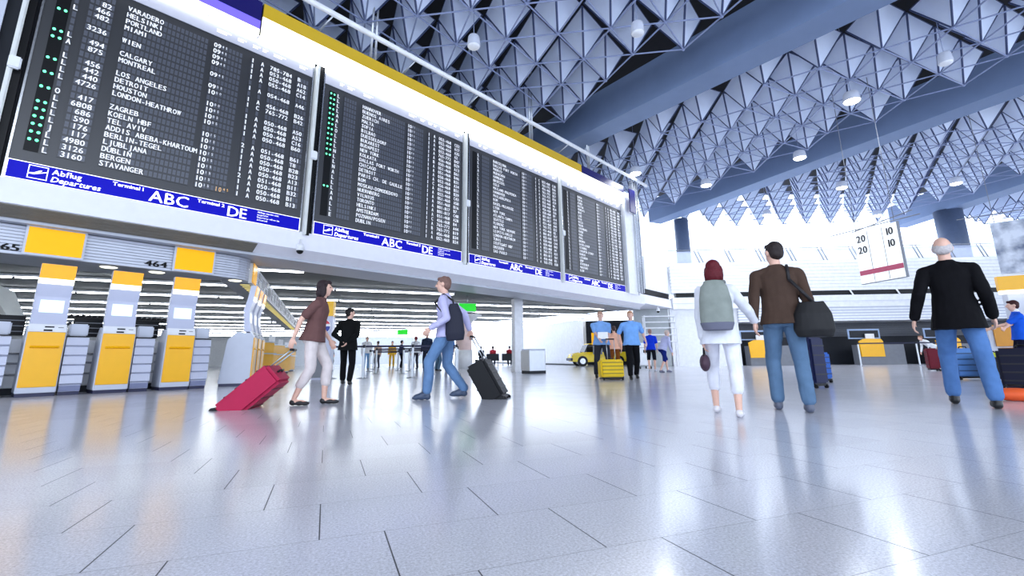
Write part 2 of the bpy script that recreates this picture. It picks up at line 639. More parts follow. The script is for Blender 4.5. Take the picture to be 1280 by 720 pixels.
GT1 = {0: 'B13', 1: 'B1', 2: 'B32', 3: 'B11', 4: 'A13', 5: 'B23', 6: 'B28', 7: 'T8', 8: 'B61', 10: 'B60', 11: 'C16', 12: 'A53', 13: 'A50',
       15: 'B42', 16: 'B26', 18: 'A46', 20: 'C14', 21: 'A62', 22: 'A18', 23: 'B'}
TM1 = {k: ('1015' if k < 9 else '1005' if k < 13 else '1000' if k < 16 else '0955' if k < 18 else '0945') for k in DEST1}
BOARDS = [
    dict(d=DEST1, f=FL1, s=ST1, t=TM1, c=CN1, g=GT1, led=[1, 2, 3, 4, 5, 6, 8, 10, 12, 15, 16, 19], orange='1045'),
    dict(d=dict(enumerate(['DUBLIN', 'POZNAN/POSEN', 'AMSTERDAM', 'HELSINKI', 'TORONTO', 'VILNIUS', 'NUERNBERG', 'MOSKAU-DOMODEDOVO', 'ROM', 'PARIS CH. DE GAULLE',
                           'DETROIT', 'CHICAGO', 'DALLAS FORT WORTH', 'KOLKATA', 'NEW YORK', 'BUDAPEST', 'BUKAREST', 'DUESSELDORF', 'BILBAO', 'SOFIA', 'MALTA', 'ZUERICH',
                           'BUENOS AIRES', 'HANNOVER'])), led=[5] + list(range(11, 24)), s='ELLAALLLANLLNLLLOLAALLLL'),
    dict(d=dict(enumerate(['SAO PAULO', 'DRESDEN', 'STUTTGART HBF', 'TUNIS', 'LONDON-HEATHROW', 'LEIPZIG-HALLE', 'NEW YORK NEWARK', 'FLORENZ', 'SEATTLE', 'ATLANTA-TAMPA',
                           'NEW YORK', 'LYON', 'BASEL-MULHOUSE', 'ROM', 'PHILADELPHIA', 'HANNOVER', 'MAILAND-MALPENSA', 'OSLO', 'BRUESSEL', 'HAMBURG', 'MUENCHEN', 'MADRID',
                           'DALLAS FORT WORTH', 'BARCELONA'])), led=[], s='LLLALLLLLLNLLLALLLLALLLL'),
    dict(d=dict(enumerate(['KIEW', 'WARSCHAU', 'STOCKHOLM', 'GENF', 'LISSABON', 'KRAKAU', 'SINGAPUR-SYDNEY', 'ISTANBUL', 'KAIRO-LUXOR', 'BREMEN', 'PRAG', 'WIEN', 'MINSK',
                           'LUXEMBURG', 'PALMA', 'NIZZA', 'RIGA', 'LINZ', 'GRAZ', 'VENEDIG', 'BOSTON', 'ATHEN', 'TURIN', 'GENUA'])), led=[], s='LLLLLALLLLLLLALLLLLLLLLL'),
]
def plane_icon(L, x, z, s, y):
    L.poly([(x, z + 0.30 * s), (x + 0.30 * s, z + 0.36 * s), (x + 0.62 * s, z + 0.60 * s), (x + 0.74 * s, z + 0.60 * s), (x + 0.60 * s, z + 0.42 * s),
            (x + 0.98 * s, z + 0.50 * s), (x + 1.0 * s, z + 0.58 * s), (x + 0.86 * s, z + 0.52 * s), (x + 0.55 * s, z + 0.34 * s), (x + 0.30 * s, z + 0.22 * s), (x + 0.05 * s, z + 0.22 * s)], y)

def departure_board(idx, u0, w, label):
    B = BOARDS[idx]
    rnd = random.Random(idx + 5)
    p = BF(u0, -0.04, 3.5)
    root = thing('departure_board', label, 'departure board', p, BROT, 'flap departure boards')
    k = MB().m(M_boardp)
    k.box(0, w, 0.0, 0.13, 0.0, 4.6, bevel=0.01)
    k.build('panel', None, root)
    sc = w / 4.76
    # thin metal frame round the board
    k = MB().m(M_chrome)
    for a, b in ((-0.03, 0.0), (w, w + 0.03)):
        k.box(a, b, -0.02, 0.12, 0.0, 4.6)
    k.box(0, w, -0.008, 0.1, 4.6, 4.612)
    k.build('frame', None, root)
    k = MB().m(M_header)
    k.box(0.005, w - 0.005, -0.012, 0.0, 4.08, 4.6)
    hd = k.build('header', None, root)
    L = Letters()
    for x, ww in ((0.4, 0.12), (0.62, 0.2), (1.1, 0.3), (2.6, 0.28), (3.02, 0.18), (3.34, 0.16), (3.55, 0.12), (3.8, 0.28), (4.42, 0.2)):
        L.rect(x * sc, (x + ww) * sc, 4.24, 4.262, -0.0145)
        L.rect(x * sc, (x + ww * 0.7) * sc, 4.19, 4.21, -0.0145)
    L.build('caption', M_litw, hd)
    # blocks of flap cells
    for x0, n in ((0.35, 1), (0.55, 5), (1.09, 19), (2.575, 8), (3.335, 1), (3.545, 1), (3.75, 7), (4.385, 4)):
        k = MB().m(M_cells)
        z0, z1 = rz(0) - 0.02, rz(24) - 0.02
        k.box(0, 0.073 * n * sc, -0.012, 0.0, 0, z1 - z0)
        o = k.build('flap_block', None, root, (x0 * sc, 0, z0))
    y = -0.015
    def column(name, entries, x, h=0.103, pitch=0.073 * sc):
        L = Letters()
        for r, t in entries.items():
            for dx in (0, 0.006):
                L.put(t, x * sc + dx, rz(r), h, y, pitch=pitch, width=0.95)
        return L.build(name, M_flap, root)
    d = B['d']
    st = B['s'] if isinstance(B['s'], dict) else dict(enumerate(B['s']))
    column('status_lettering', st, 0.35)
    fl = B.get('f') or {}
    column('flight_number_lettering', {r: t.rjust(4) for r, t in fl.items()}, 0.575)
    column('destination_lettering', d, 1.09)
    tm = B.get('t') or {r: ('1045' if r < 6 else '1035' if r < 12 else '1030' if r < 18 else '1025') for r in d}
    L = Letters()
    for r, t in tm.items():
        for dx in (0, 0.006):
            L.put(t[:2], 2.575 * sc + dx, rz(r), 0.103, y, pitch=0.073 * sc, width=0.95)
        L.put(t[2:], (2.575 + 0.15) * sc, rz(r) + 0.04, 0.055, y, pitch=0.066 * sc, width=0.9)
    L.build('departure_time_lettering', M_flap, root)
    if B.get('orange'):
        L = Letters()
        L.put('10', 2.94 * sc, rz(0), 0.098, y, pitch=0.073 * sc, width=0.78)
        L.put('45', 3.09 * sc, rz(0) + 0.04, 0.055, y, pitch=0.066 * sc)
        o = L.build('estimated_time_lettering', mat('flap_text_orange', (240, 190, 120), 0.5, emit=(240, 180, 100), estr=0.3), root)
        o['label'] = 'orange estimated time 10 45'
    column('terminal_lettering', {r: '1' if rnd.random() < 0.93 else '2' for r in d}, 3.335)
    column('concourse_lettering', {r: rnd.choice('AAAAAABC') if idx else ('C' if r == 15 else 'A') for r in d}, 3.545)
    column('counter_lettering', B.get('c') or {r: rnd.choice(['050-468', '051-468', '765-772', '801-817', '052-468', '456-468']) for r in d}, 3.75)
    column('gate_lettering', B.get('g') or {r: rnd.choice('AABBC') + str(rnd.randint(1, 62)) for r in d}, 4.40)
    # green lamps
    k = MB().m(M_black)
    k.box(0.14 * sc, 0.32 * sc, -0.008, 0.0, rz(0) - 0.02, rz(24) - 0.02)
    lp = k.build('lamp_column', None, root)
    k = MB().m(M_led)
    for r in B['led']:
        for x in (0.185, 0.275):
            k.ball((x * sc, -0.012, rz(r) + 0.05), (0.024, 0.012, 0.026), 8, 6)
    if B['led']:
        k.build('green_lamps', None, lp)
    else:
        k.bm.free()
    # blue strip with the terminal signs
    k = MB().m(M_blue)
    k.box(0.0, w, -0.03, 0.0, 0.03, 0.335)
    ss = k.build('sign_strip', None, root)
    L = Letters()
    yy = -0.033
    L.rect(0, w, 0.330, 0.342, yy)
    L.rect(0, w, 0.022, 0.034, yy)
    L.rect(0, 0.012, 0.03, 0.335, yy)
    L.rect(w - 0.012, w, 0.03, 0.335, yy)
    # icon frame and aeroplane
    a, b, c, e = 0.25 * sc, 0.49 * sc, 0.075, 0.305
    for q in ((a, b, c, c + 0.012), (a, b, e - 0.012, e), (a, a + 0.012, c, e), (b - 0.012, b, c, e)):
        L.rect(*q, yy)
    plane_icon(L, a + 0.005, 0.10, 0.225 * sc, yy)
    for dx in (0, 0.005):
        L.put('Abflug', 0.53 * sc + dx, 0.205, 0.095, yy, width=1.02)
        L.put('Departures', 0.53 * sc + dx, 0.075, 0.095, yy, width=1.0, shear=0.2)
        L.put('Terminal 1', 1.33 * sc + dx, 0.235, 0.068, yy, width=1.15)
        L.put('Terminal 2', 2.67 * sc + dx, 0.235, 0.068, yy, width=1.15)
    for dx in (0, 0.008):
        L.put('ABC', 1.87 * sc + dx, 0.072, 0.22, yy, width=1.05)
        L.put('DE', 3.22 * sc + dx, 0.072, 0.22, yy, width=1.05)
    for i, t in enumerate(('Abfl\u00fcge werden nicht', 'ausgerufen', 'Departures will not be', 'announced')):
        L.put(t, 3.82 * sc, 0.265 - 0.058 * i, 0.036, yy, width=0.98)
    L.build('lettering', M_litw, ss)
    return root
departure_board(0, 0.0, 4.76, 'largest departure board at far left, listing Stavanger, Bergen and Zagreb')
departure_board(1, 5.09, 4.74, 'second departure board from the left, with a long column of green lamps')
departure_board(2, 10.14, 4.88, 'third departure board from the left, above the green exit sign')
departure_board(3, 15.31, 4.8, 'fourth departure board, farthest right, next to the pale end pier')

# posts between the boards
def post(u, label, w=0.07):
    root = thing('board_post', label, 'post', BF(u, -0.06, 3.44), BROT, 'posts between departure boards')
    k = MB().m(mat('cream_post', (224, 226, 222), 0.3))
    k.box(-w / 2, w / 2, -0.12, 0.10, 0.0, 4.5, bevel=0.02)
    k.build('post', None, root)
    k = MB().m(M_black)
    k.box(w / 2, w / 2 + 0.10, -0.02, 0.10, 0.02, 4.5)
    k.build('gap_strip', None, root)
    k = MB().m(M_white)
    k.box(-0.035, 0.12, -0.18, -0.1, 1.9, 2.12, bevel=0.02)
    k.build('bracket', None, root)
post(4.86, 'pale post between the first and second departure boards')
post(9.93, 'pale post between the second and third departure boards')
post(15.11, 'pale post between the third and fourth departure boards')
post(-0.21, 'pale post at the left edge of the largest departure board')
# wall panelling to the left of the first board
k = MB().m(M_lgrey)
for i in range(7):
    k.box(-3.2, -0.42, -0.02 - 0.02 * (i % 2), 0.06, 3.5 + 0.63 * i, 4.12 + 0.63 * i)
struct(bobj(k, 'wall_panelling'))

# light boxes on top of the boards, their glowing undersides added to wash the boards
M_wash = mat('added_wash_light', (255, 255, 255), 0.5, emit=(250, 252, 255), estr=6.0)
def light_box(u0, u1, label, stripes, group=None):
    root = thing('light_box', label, 'light box', BF(u0, -0.20, 7.97), BROT, group)
    k = MB().m(M_dark)
    k.box(0, u1 - u0, 0.02, 0.10, 0.02, 0.86)
    k.box(0, u1 - u0, 0.10, 0.6, 0.165, 0.86)
    k.build('housing', None, root)
    k = MB().m(M_wash)
    k.box(0.01, u1 - u0 - 0.01, 0.0, 0.11, 0.0, 0.018)
    k.build('added_wash_glow', None, root)
    for nm, m_, a, b in stripes:
        k = MB().m(m_)
        k.box(0.01, u1 - u0 - 0.01, -0.015, 0.02, a, b)
        k.build(nm, None, root)
    return root
light_box(3.42, 16.62, 'long lit band above the boards, white with an ochre yellow top stripe', [('lit_panel', M_lit, 0.02, 0.50), ('yellow_stripe', M_ochre, 0.50, 0.86)])
light_box(-4.0, 3.40, 'navy and violet light box above the largest departure board', [('lit_panel', M_lit, 0.02, 0.14), ('violet_stripe', M_violet, 0.14, 0.36), ('navy_stripe', M_navy, 0.36, 0.86)])
light_box(16.64, 20.3, 'short light box with navy top stripe above the fourth board', [('lit_panel', M_lit, 0.02, 0.5), ('navy_stripe', M_navy, 0.5, 0.86)])
# upper rail on brackets
rail = thing('light_rail', 'long white tubular rail held on brackets above the light band', 'rail', BF(3.0, -0.42, 9.38), BROT)
k = MB().m(M_white)
k.tube((0, 0, 0), (19.4, 0, 0), 0.075, seg=12)
k.build('tube', None, rail)
for i, x in enumerate((2.0, 4.6, 7.2, 9.8, 12.4, 15.0)):
    k = MB().m(M_steel)
    k.tube((x, 0, -0.05), (x - 0.15, 0.42, -0.36), 0.022)
    k.build('bracket', None, rail)
for u, lb in ((6.6, 'twin steel suspension rods above the yellow stripe, left of the first beam'), (13.8, 'twin steel suspension rods in front of the first beam'), (18.0, 'twin steel suspension rods near the end of the white rail')):
    k = MB().m(M_steel)
    for dx in (-0.07, 0.07):
        k.tube((dx, 0, 0), (dx, 0, 4.7), 0.035)
    o = k.build('hanger_rods', None, None, BF(u, 0.3, 9.0), BROT)
    tag(o, lb, 'rods', 'suspension rods above the boards')
# blue flag sign by the pier
k = MB().m(M_navy)
k.box(0, 0.55, -0.03, 0.03, 0, 1.2)
o = k.build('blue_banner', None, None, BF(20.55, -0.35, 7.55), BROT)
tag(o, 'small navy blue banner on the pale pier beside the fourth board', 'banner')

# security cameras under the ledge
def dome(loc, label):
    root = thing('security_camera', label, 'camera', loc, 0, 'dome security cameras')
    k = MB().m(M_white)
    k.lathe([(0.0, 0.32), (0.025, 0.32), (0.025, 0.2), (0.085, 0.2), (0.09, 0.05), (0.0, 0.05)], seg=16)
    k.build('housing', None, root)
    k = MB().m(M_black)
    k.ball((0, 0, 0.05), (0.08, 0.08, 0.08), 14, 8)
    k.build('dome', None, root)
dome(BF(4.8, -0.12, 3.0), 'white dome camera hanging under the gap between first and second boards')
dome(Vector((7.7, 24.75, 2.83)), 'small black dome camera under the far ledge corner')

# ------------------------------------------------------------------ gallery under the boards
JD = Vector((-0.365, 0.931, 0))
RD = Vector((0.931, 0.365, 0))
RROT = math.radians(21.4)
def JR(j, r, z=0.0):
    return JD * j + RD * r + Vector((0, 0, z))
def strip_light(j, r0, r1, label):
    root = thing('strip_light', label, 'ceiling light', JR(j, r0, 2.93), RROT, 'fluorescent strips of the low gallery')
    k = MB().m(M_white)
    k.box(0, r1 - r0, -0.05, 0.05, 0.03, 0.09)
    k.build('housing', None, root)
    k = MB().m(M_tube)
    n = max(2, int((r1 - r0) / 4.2))
    L = (r1 - r0) / n
    for i in range(n):
        k.tube((i * L + 0.04, 0, 0.0), ((i + 1) * L - 0.04, 0, 0.0), 0.02, seg=6)
    k.build('tube', None, root)
strip_light(13.95, -6.5, -0.7, 'short dim ceiling strip nearest the fascia above the yellow corner counters')
ords = ['first', 'second', 'third', 'fourth', 'fifth', 'sixth', 'seventh', 'eighth', 'ninth', 'tenth', 'eleventh', 'twelfth']
for i in range(12):
    j = 17.25 + 3.25 * i
    strip_light(j, -34, min(4.4 + 6.6 * (i > 0) + 2.2 * min(i, 3) * (i > 0), 15.9) - max(0, i - 3) * 0.9, f'{ords[i]} long ceiling strip of the low gallery, counted from the fascia')
# short strips over the kiosks' back side
k = MB().m(mat('gallery_back_grey', (188, 192, 196), 0.6))
k.box(-50, 14, 0, 0.3, 0, 3.06)
struct(k.build('wall_back', None, None, JR(57, 0), RROT))
# white partition on the right of the gallery
wa, wb = Vector((4.75, 31.2, 0)), Vector((-3.4, 56.0, 0))
d = (wb - wa)
k = MB().m(M_white)
k.box(0, d.length, -0.1, 0.1, 0, 3.06)
struct(k.build('wall_partition', None, None, wa, math.atan2(d.y, d.x)))
k = MB().m(M_dark)
k.box(0.05, d.length, -0.02, 0.03, 0, 0.10)
struct(k.build('baseboard_partition', None, None, wa + Vector((-0.12, -0.04, 0)), math.atan2(d.y, d.x)))
k = MB().m(M_dark)
k.box(0, 7, 0, 0.3, 0, 3.06)
struct(k.build('wall_gallery_end', None, None, (4.9, 33.5, 0), math.radians(-8)))
# white pillar
k = MB().m(M_white)
k.box(-0.19, 0.19, -0.19, 0.19, 0, 2.95, bevel=0.015)
k.box(-0.21, 0.21, -0.21, 0.21, 0, 0.15)
struct(k.build('pillar', None, None, (0.19, 19.4, 0), RROT))
# pinkish round pillar with a flared head
k = MB().m(mat('pale_pink_plaster', (232, 206, 200), 0.6))
k.lathe([(0.46, 1.0), (0.44, 2.5)], seg=24)
k.m(M_white)
k.lathe([(0.0, 0.0), (0.5, 0.0), (0.5, 1.0), (0.46, 1.0)], seg=24)
k.lathe([(0.44, 2.5), (0.6, 2.65), (0.8, 2.8), (1.0, 2.9), (1.0, 2.95), (0.0, 2.95)], seg=24)
struct(k.build('pillar', None, None, (-2.75, 26.5, 0)))

# ------------------------------------------------------------------ far side of the hall
FO = Vector((10.2, 26.0, 0))
FROT = math.radians(-3.3)
FX = Vector((math.cos(FROT), math.sin(FROT), 0))
FY = Vector((-math.sin(FROT), math.cos(FROT), 0))
def FF(x, y, z=0.0):
    return FO + FX * x + FY * y + Vector((0, 0, z))
def fobj(k, name):
    return k.build(name, None, None, tuple(FO), FROT)
# lower white end wall and canopy band
k = MB().m(M_white)
k.box(-1.45, 2.2, 0.0, 0.3, 0, 3.35)
struct(fobj(k, 'wall_far_low'))
k = MB().m(M_white)
k.box(-1.3, 34, -0.25, 0.4, 3.08, 3.72)
k.m(M_lgrey)
k.box(-1.3, 34, -0.262, -0.25, 3.38, 3.40)
for i in range(10):
    k.m(M_lgrey if i % 2 else M_white)
    k.box(2.2, 34, -0.20, 0.4, 2.33 + 0.075 * i, 2.33 + 0.075 * (i + 1))
struct(fobj(k, 'trim_5'))
k = MB().m(M_black)
k.box(-1.0, 34, 0.1, 0.5, 3.72, 4.02)
struct(fobj(k, 'window_1'))
k = MB().m(M_white)
for i in range(6):
    k.tube((1.2 + 2.45 * i, 0.02, 3.72), (1.05 + 2.45 * i, 0.02, 4.02), 0.04)
struct(fobj(k, 'window_frame'))
# shuttered parapet
k = MB()
for i in range(9):
    k.m(M_white if i % 3 else M_lgrey)
    k.m(M_white)
    k.box(-1.2, 34, 0.12, 0.4, 4.02 + 0.192 * i, 4.02 + 0.192 * i + 0.178)
    k.m(M_mid)
    k.box(-1.2, 34, 0.14, 0.38, 4.02 + 0.192 * i + 0.178, 4.02 + 0.192 * (i + 1))
struct(fobj(k, 'wall_far'))
# gallery floor behind the parapet
k = MB().m(M_white)
k.box(-6, 34, 0.4, 12, 5.3, 5.6)
struct(fobj(k, 'floor_upper'))
# balcony rail with leaning stays
bal = thing('balcony_railing', 'thin balcony railing with paired leaning stays above the shuttered parapet', 'railing', FF(-1.2, 0.3, 5.74), FROT)
k = MB().m(M_mid)
k.tube((0, 0, 0.78), (35, 0, 0.78), 0.025)
k.build('handrail', None, bal)
for i in range(13):
    k = MB().m(M_mid)
    x = 1.6 + 1.72 * i
    for dx in (0, 0.2):
        k.tube((x + dx + 0.18, 0, 0.0), (x + dx - 0.12, 0, 0.78), 0.022)
    k.build('stay', None, bal)
k = MB().m(mat('balcony_glass', (205, 214, 235), 0.15, alpha=0.55))
k.box(0, 35, 0.06, 0.075, 0, 0.72)
k.build('glass_panel', None, bal)
# return of the ledge between the boards and the far wall
a, b = BF(21.9, 0.0), FF(-1.3, 0.0)
d = b - a
k = MB().m(M_fascia)
k.prism([(-0.06, 3.15), (0.0, 3.62), (2.2, 3.62), (2.2, 3.15)], 'x', -0.3, d.length + 0.25)
k.m(M_black)
k.box(0.9, d.length + 0.3, 0.25, 0.5, 3.62, 4.0)
k.m(M_white)
k.box(0.9, d.length + 0.3, 0.2, 0.4, 4.0, 5.75)
struct(k.build('trim_6', None, None, a, math.atan2(d.y, d.x)))
# columns carrying the beams
for x, y, r in ((12.55, 33.3, 0.5), (31.0, 31.8, 0.8)):
    k = MB().m(mat('column_blue_grey', (88, 102, 128), 0.5))
    k.lathe([(0, 0), (r, 0), (r, 4.9), (0, 4.9)], seg=28)
    struct(k.build('column', None, None, (x, y, 5.55)))
# ------------------------------------------------------------------ pendant lamps of the hall
def pendant(x, y, z, label, lit, r=0.2):
    root = thing('pendant_lamp', label, 'ceiling lamp', (x, y, z), 0, 'pendant lamps of the hall')
    k = MB().m(M_lgrey)
    k.lathe([(0.0, 0.34), (r * 0.75, 0.34), (r * 0.85, 0.3), (r, 0.02), (r * 0.95, 0.0)], seg=20)
    k.build('shade', None, root)
    k = MB().m(M_rod)
    k.tube((0, 0, 0.34), (0, 0, 13.6 - z), 0.012, seg=5)
    k.build('cable', None, root)
    k = MB().m(M_lampglow if lit else M_white)
    k.ball((0, 0, 0.0), (r * 0.92, r * 0.92, 0.07), 16, 8)
    k.build('bulb', None, root)
    if lit:
        ld = bpy.data.lights.new('lamp_light', 'SPOT')
        ld.energy = LAMP_W
        ld.spot_size = math.radians(165)
        ld.spot_blend = 0.6
        ld.shadow_soft_size = 0.28
        ld.color = (0.88, 0.93, 1.0)
        lo = bpy.data.objects.new('lamp_light', ld)
        lo.location = (0, 0, -0.12)
        lo.parent = root
        C.objects.link(lo)
LAMP_W = 600
for x, y, lit, lb in ((12.5, 15.5, True, 'large bright pendant lamp in the middle of the second ceiling bay'), (10.6, 24.0, True, 'lit pendant lamp above the couple, over the beam end'),
                      (6.3, 22.2, True, 'lit pendant lamp beside the end of the white rail'), (18.4, 24.6, True, 'lit pendant lamp above the hanging number sign'),
                      (24.3, 24.1, True, 'lit pendant lamp at far right below the third beam'), (-1.07, 12.2, False, 'small pendant lamp hanging above the ochre stripe'),
                      (3.67, 11.7, False, 'small pendant lamp against a white kite panel near the first beam'), (13.9, 13.25, False, 'unlit pendant lamp right of the brightest one'),
                      (16.9, 29.6, True, 'lit pendant lamp low over the far counters, left of the hanging number sign'), (24.5, 30.0, True, 'lit pendant lamp near the far windows at right'), (13.6, 20.5, True, 'lit pendant lamp between the couple and the hanging number sign'),
                      (19.0, -2.0, True, 'added pendant lamp out of view at the right side'), (2.0, -3.0, True, 'added pendant lamp out of view, near the front of the hall'), (-5.0, -4.0, True, 'added pendant lamp out of view, at the left front of the hall'), (12.0, -3.0, True, 'added pendant lamp out of view, at the right front of the hall')):  # these four are added out of view to light the hall
    pendant(x, y, 9.6, lb, lit, 0.28 if lit else 0.2)
# ------------------------------------------------------------------ self-service kiosks under the gallery edge
M_lilac = mat('lilac_grey_panel', (196, 200, 220), 0.35, var=0.02)
M_screen = mat('kiosk_screen', (222, 234, 246), 0.2, emit=(215, 230, 248), estr=0.45)
M_barlight = mat('warm_light_bar', (255, 252, 230), 0.4, emit=(255, 250, 225), estr=1.2)
M_header_y = mat('orange_yellow_header', (248, 172, 14), 0.35, emit=(246, 165, 8), estr=0.25)
M_rib = mat('ribbed_silver', (190, 194, 212), 0.35, metal=0.15, var=0.02)
M_kick = mat('kick_plate_blue_grey', (120, 126, 158), 0.4)
M_darkblue = mat('dark_blue_plinth', (24, 26, 66), 0.4)

def kiosk(loc, rotz, label, group='yellow self service kiosks'):
    """front faces -y; 0.5 m wide, 2.27 m tall"""
    r = thing('check_in_kiosk', label, 'kiosk', loc, rotz, group)
    # body: raked side profile
    k = MB().m(M_lgrey)
    k.prism([(0.0, 0.06), (0.0, 1.08), (0.05, 1.17), (0.34, 1.20), (0.52, 1.02), (0.62, 0.06)], 'x', 0.0, 0.5, bevel=0.008)
    k.m(M_darkblue)
    k.box(0.01, 0.49, 0.02, 0.60, 0.0, 0.06)
    k.build('body', None, r)
    k = MB().m(M_yellow)
    k.box(0.015, 0.485, -0.022, 0.0, 0.155, 1.075, bevel=0.006)
    fp = k.build('front_panel', None, r)
    k = MB().m(M_yellow)
    k.prism([(-0.02, 0.80), (-0.06, 0.815), (-0.02, 0.845)], 'x', 0.07, 0.43)
    k.build('ledge', None, fp)
    k = MB().m(M_lgrey)
    k.box(0.015, 0.485, -0.018, 0.0, 0.065, 0.15)
    k.build('kick_plate', None, r)
    # console with slots
    k = MB().m(M_white)
    k.prism([(-0.02, 1.08), (0.0, 1.08), (0.10, 1.215), (0.055, 1.215)], 'x', 0.01, 0.49)
    cs = k.build('console', None, r)
    k = MB().m(M_black)
    def slot(x0, x1, t0, t1):
        k.prism([(-0.024 + 0.075 * t0, 1.08 + 0.135 * t0), (-0.024 + 0.075 * t1, 1.08 + 0.135 * t1), (-0.01 + 0.075 * t1, 1.08 + 0.135 * t1), (-0.01 + 0.075 * t0, 1.08 + 0.135 * t0)], 'x', x0, x1)
    slot(0.21, 0.33, 0.55, 0.72)
    slot(0.20, 0.31, 0.1, 0.3)
    slot(0.38, 0.45, 0.55, 0.62)
    k.build('slots', None, cs)
    # bent display column
    pf = [(0.06, 1.21), (0.13, 1.46), (0.15, 1.70), (0.09, 1.92), (0.05, 2.27), (0.17, 2.27), (0.21, 1.95), (0.27, 1.70), (0.24, 1.44), (0.22, 1.20)]
    k = MB().m(M_lilac)
    k.prism(pf, 'x', 0.02, 0.48, bevel=0.006)
    k.build('display_column', None, r)
    def onface(a, b, t0, t1, x0, x1, m_, name, th=0.008):
        (y0, z0), (y1, z1) = a, b
        p0 = (y0 + (y1 - y0) * t0, z0 + (z1 - z0) * t0)
        p1 = (y0 + (y1 - y0) * t1, z0 + (z1 - z0) * t1)
        d = Vector((p1[0] - p0[0], p1[1] - p0[1])).normalized()
        n = Vector((-d.y, d.x)) * th
        k = MB().m(m_)
        k.prism([p0, p1, (p1[0] + n.x, p1[1] + n.y), (p0[0] + n.x, p0[1] + n.y)], 'x', x0, x1)
        return k.build(name, None, r)
    onface(pf[1], pf[2], -0.25, 0.75, 0.10, 0.41, M_screen, 'screen')
    onface(pf[3], pf[4], 0.0, 0.27, 0.02, 0.48, M_barlight, 'light_bar', 0.014)
    onface(pf[3], pf[4], 0.27, 0.99, 0.02, 0.48, M_header_y, 'header', 0.014)
    return r

def printer_unit(loc, rotz, label):
    """ribbed silver unit beside a kiosk"""
    r = thing('baggage_tag_unit', label, 'machine', loc, rotz, 'ribbed silver units beside the kiosks')
    k = MB().m(M_lgrey)
    k.box(0.01, 0.29, 0.03, 0.5, 0.06, 1.0)
    k.m(M_darkblue)
    k.box(0.01, 0.29, 0.04, 0.48, 0.0, 0.06)
    k.build('body', None, r)
    k = MB()
    for i in range(5):
        z = 0.17 + 0.165 * i
        k.m(M_rib)
        k.prism([(0.03, z), (-0.012, z + 0.03), (0.012, z + 0.16), (0.03, z + 0.163)], 'x', 0.0, 0.3)
    k.build('ribbed_front', None, r)
    k = MB().m(M_kick)
    k.box(0.01, 0.29, 0.01, 0.03, 0.065, 0.16)
    k.build('kick_plate', None, r)
    k = MB().m(M_black)
    k.box(0.005, 0.295, 0.0, 0.3, 1.0, 1.02)
    k.m(M_lgrey)
    k.box(0.02, 0.28, 0.10, 0.42, 1.02, 1.24, bevel=0.02)
    k.build('printer', None, r)
    return r
KROT = math.radians(49.4)
KP = Vector((-8.22, 7.96, 0))
KU = Vector((math.cos(KROT), math.sin(KROT), 0))
KN = Vector((-math.sin(KROT), math.cos(KROT), 0))
def KF(x, y, z=0.0):
    return KP + KU * x + KN * y + Vector((0, 0, z))
k0 = kiosk(KF(0, 0), KROT, 'left most whole yellow kiosk, below the first yellow canopy sign')
p0_ = printer_unit(KF(0.52, 0.02), KROT, 'ribbed silver unit between the left and middle yellow kiosks')
dup(k0, KF(0.98, 0), KROT, 'middle one of the three whole yellow kiosks, below the number 464')
dup(p0_, KF(1.50, 0.02), KROT, 'ribbed silver unit between the middle and right yellow kiosks')
dup(k0, KF(1.97, 0), KROT, 'right one of the three whole yellow kiosks, below the second canopy sign')
dup(p0_, KF(2.48, 0.02), KROT, 'ribbed silver unit between the right kiosk and the grey side of the corner kiosk')
dup(k0, KF(-0.98, 0), KROT, 'yellow kiosk cut off by the left picture edge')
dup(p0_, KF(-0.46, 0.02), KROT, 'ribbed silver unit at the left picture edge')

# the wing of kiosks and counters round the corner, facing right
WROT = math.radians(111.4)          # local x runs away along the wing, front (-y) faces the middle of the hall
WP = Vector((-5.95, 10.85, 0))
WU = Vector((math.cos(WROT), math.sin(WROT), 0))
WN = Vector((-math.sin(WROT), math.cos(WROT), 0))
def WF(x, y, z=0.0):
    return WP + WU * x + WN * y + Vector((0, 0, z))
dup(k0, WF(0.0, 0.0), WROT, 'corner kiosk turned sideways, showing its grey flank', 'kiosks of the wing seen edge on')
dup(k0, WF(0.75, 0.0), WROT, 'second kiosk of the wing, edge on behind the corner kiosk', 'kiosks of the wing seen edge on')
dup(k0, WF(1.5, 0.0), WROT, 'third kiosk of the wing, edge on, farthest from the corner', 'kiosks of the wing seen edge on')

def counter(loc, rotz, label, w=1.15, group='yellow fronted check in counters of the wing'):
    r = thing('check_in_counter', label, 'counter', loc, rotz, group)
    k = MB().m(M_yellow)
    k.box(0.03, w - 0.03, 0.0, 0.06, 0.10, 1.08, bevel=0.01)
    k.build('front_panel', None, r)
    k = MB().m(M_lgrey)
    k.box(0, w, 0.06, 0.6, 0.06, 1.02)
    k.m(M_dark)
    k.box(0.02, w - 0.02, 0.06, 0.58, 0, 0.06)
    k.build('body', None, r)
    k = MB().m(M_steel)
    k.box(-0.02, w + 0.02, -0.04, 0.3, 1.08, 1.11)
    k.build('top_shelf', None, r)
    k = MB().m(M_white)
    k.box(w * 0.3, w * 0.7, 0.25, 0.29, 1.11, 1.42, bevel=0.01)
    k.box(w * 0.45, w * 0.55, 0.26, 0.32, 1.02, 1.15)
    k.build('monitor', None, r)
    k = MB().m(M_steel)
    k.box(0.0, w, -0.07, -0.05, 0.74, 0.77)
    k.build('bumper_rail', None, r)
    return r
c0 = counter(WF(2.95, 0.38), WROT - 0.42, 'nearest yellow counter of the wing, after the edge on kiosks')
for i, nm in enumerate(('second', 'third', 'fourth')):
    dup(c0, WF(6.2 + 3.5 * i, 0.2), WROT - 0.3, f'{nm} yellow counter of the wing, counted from the edge on kiosks')

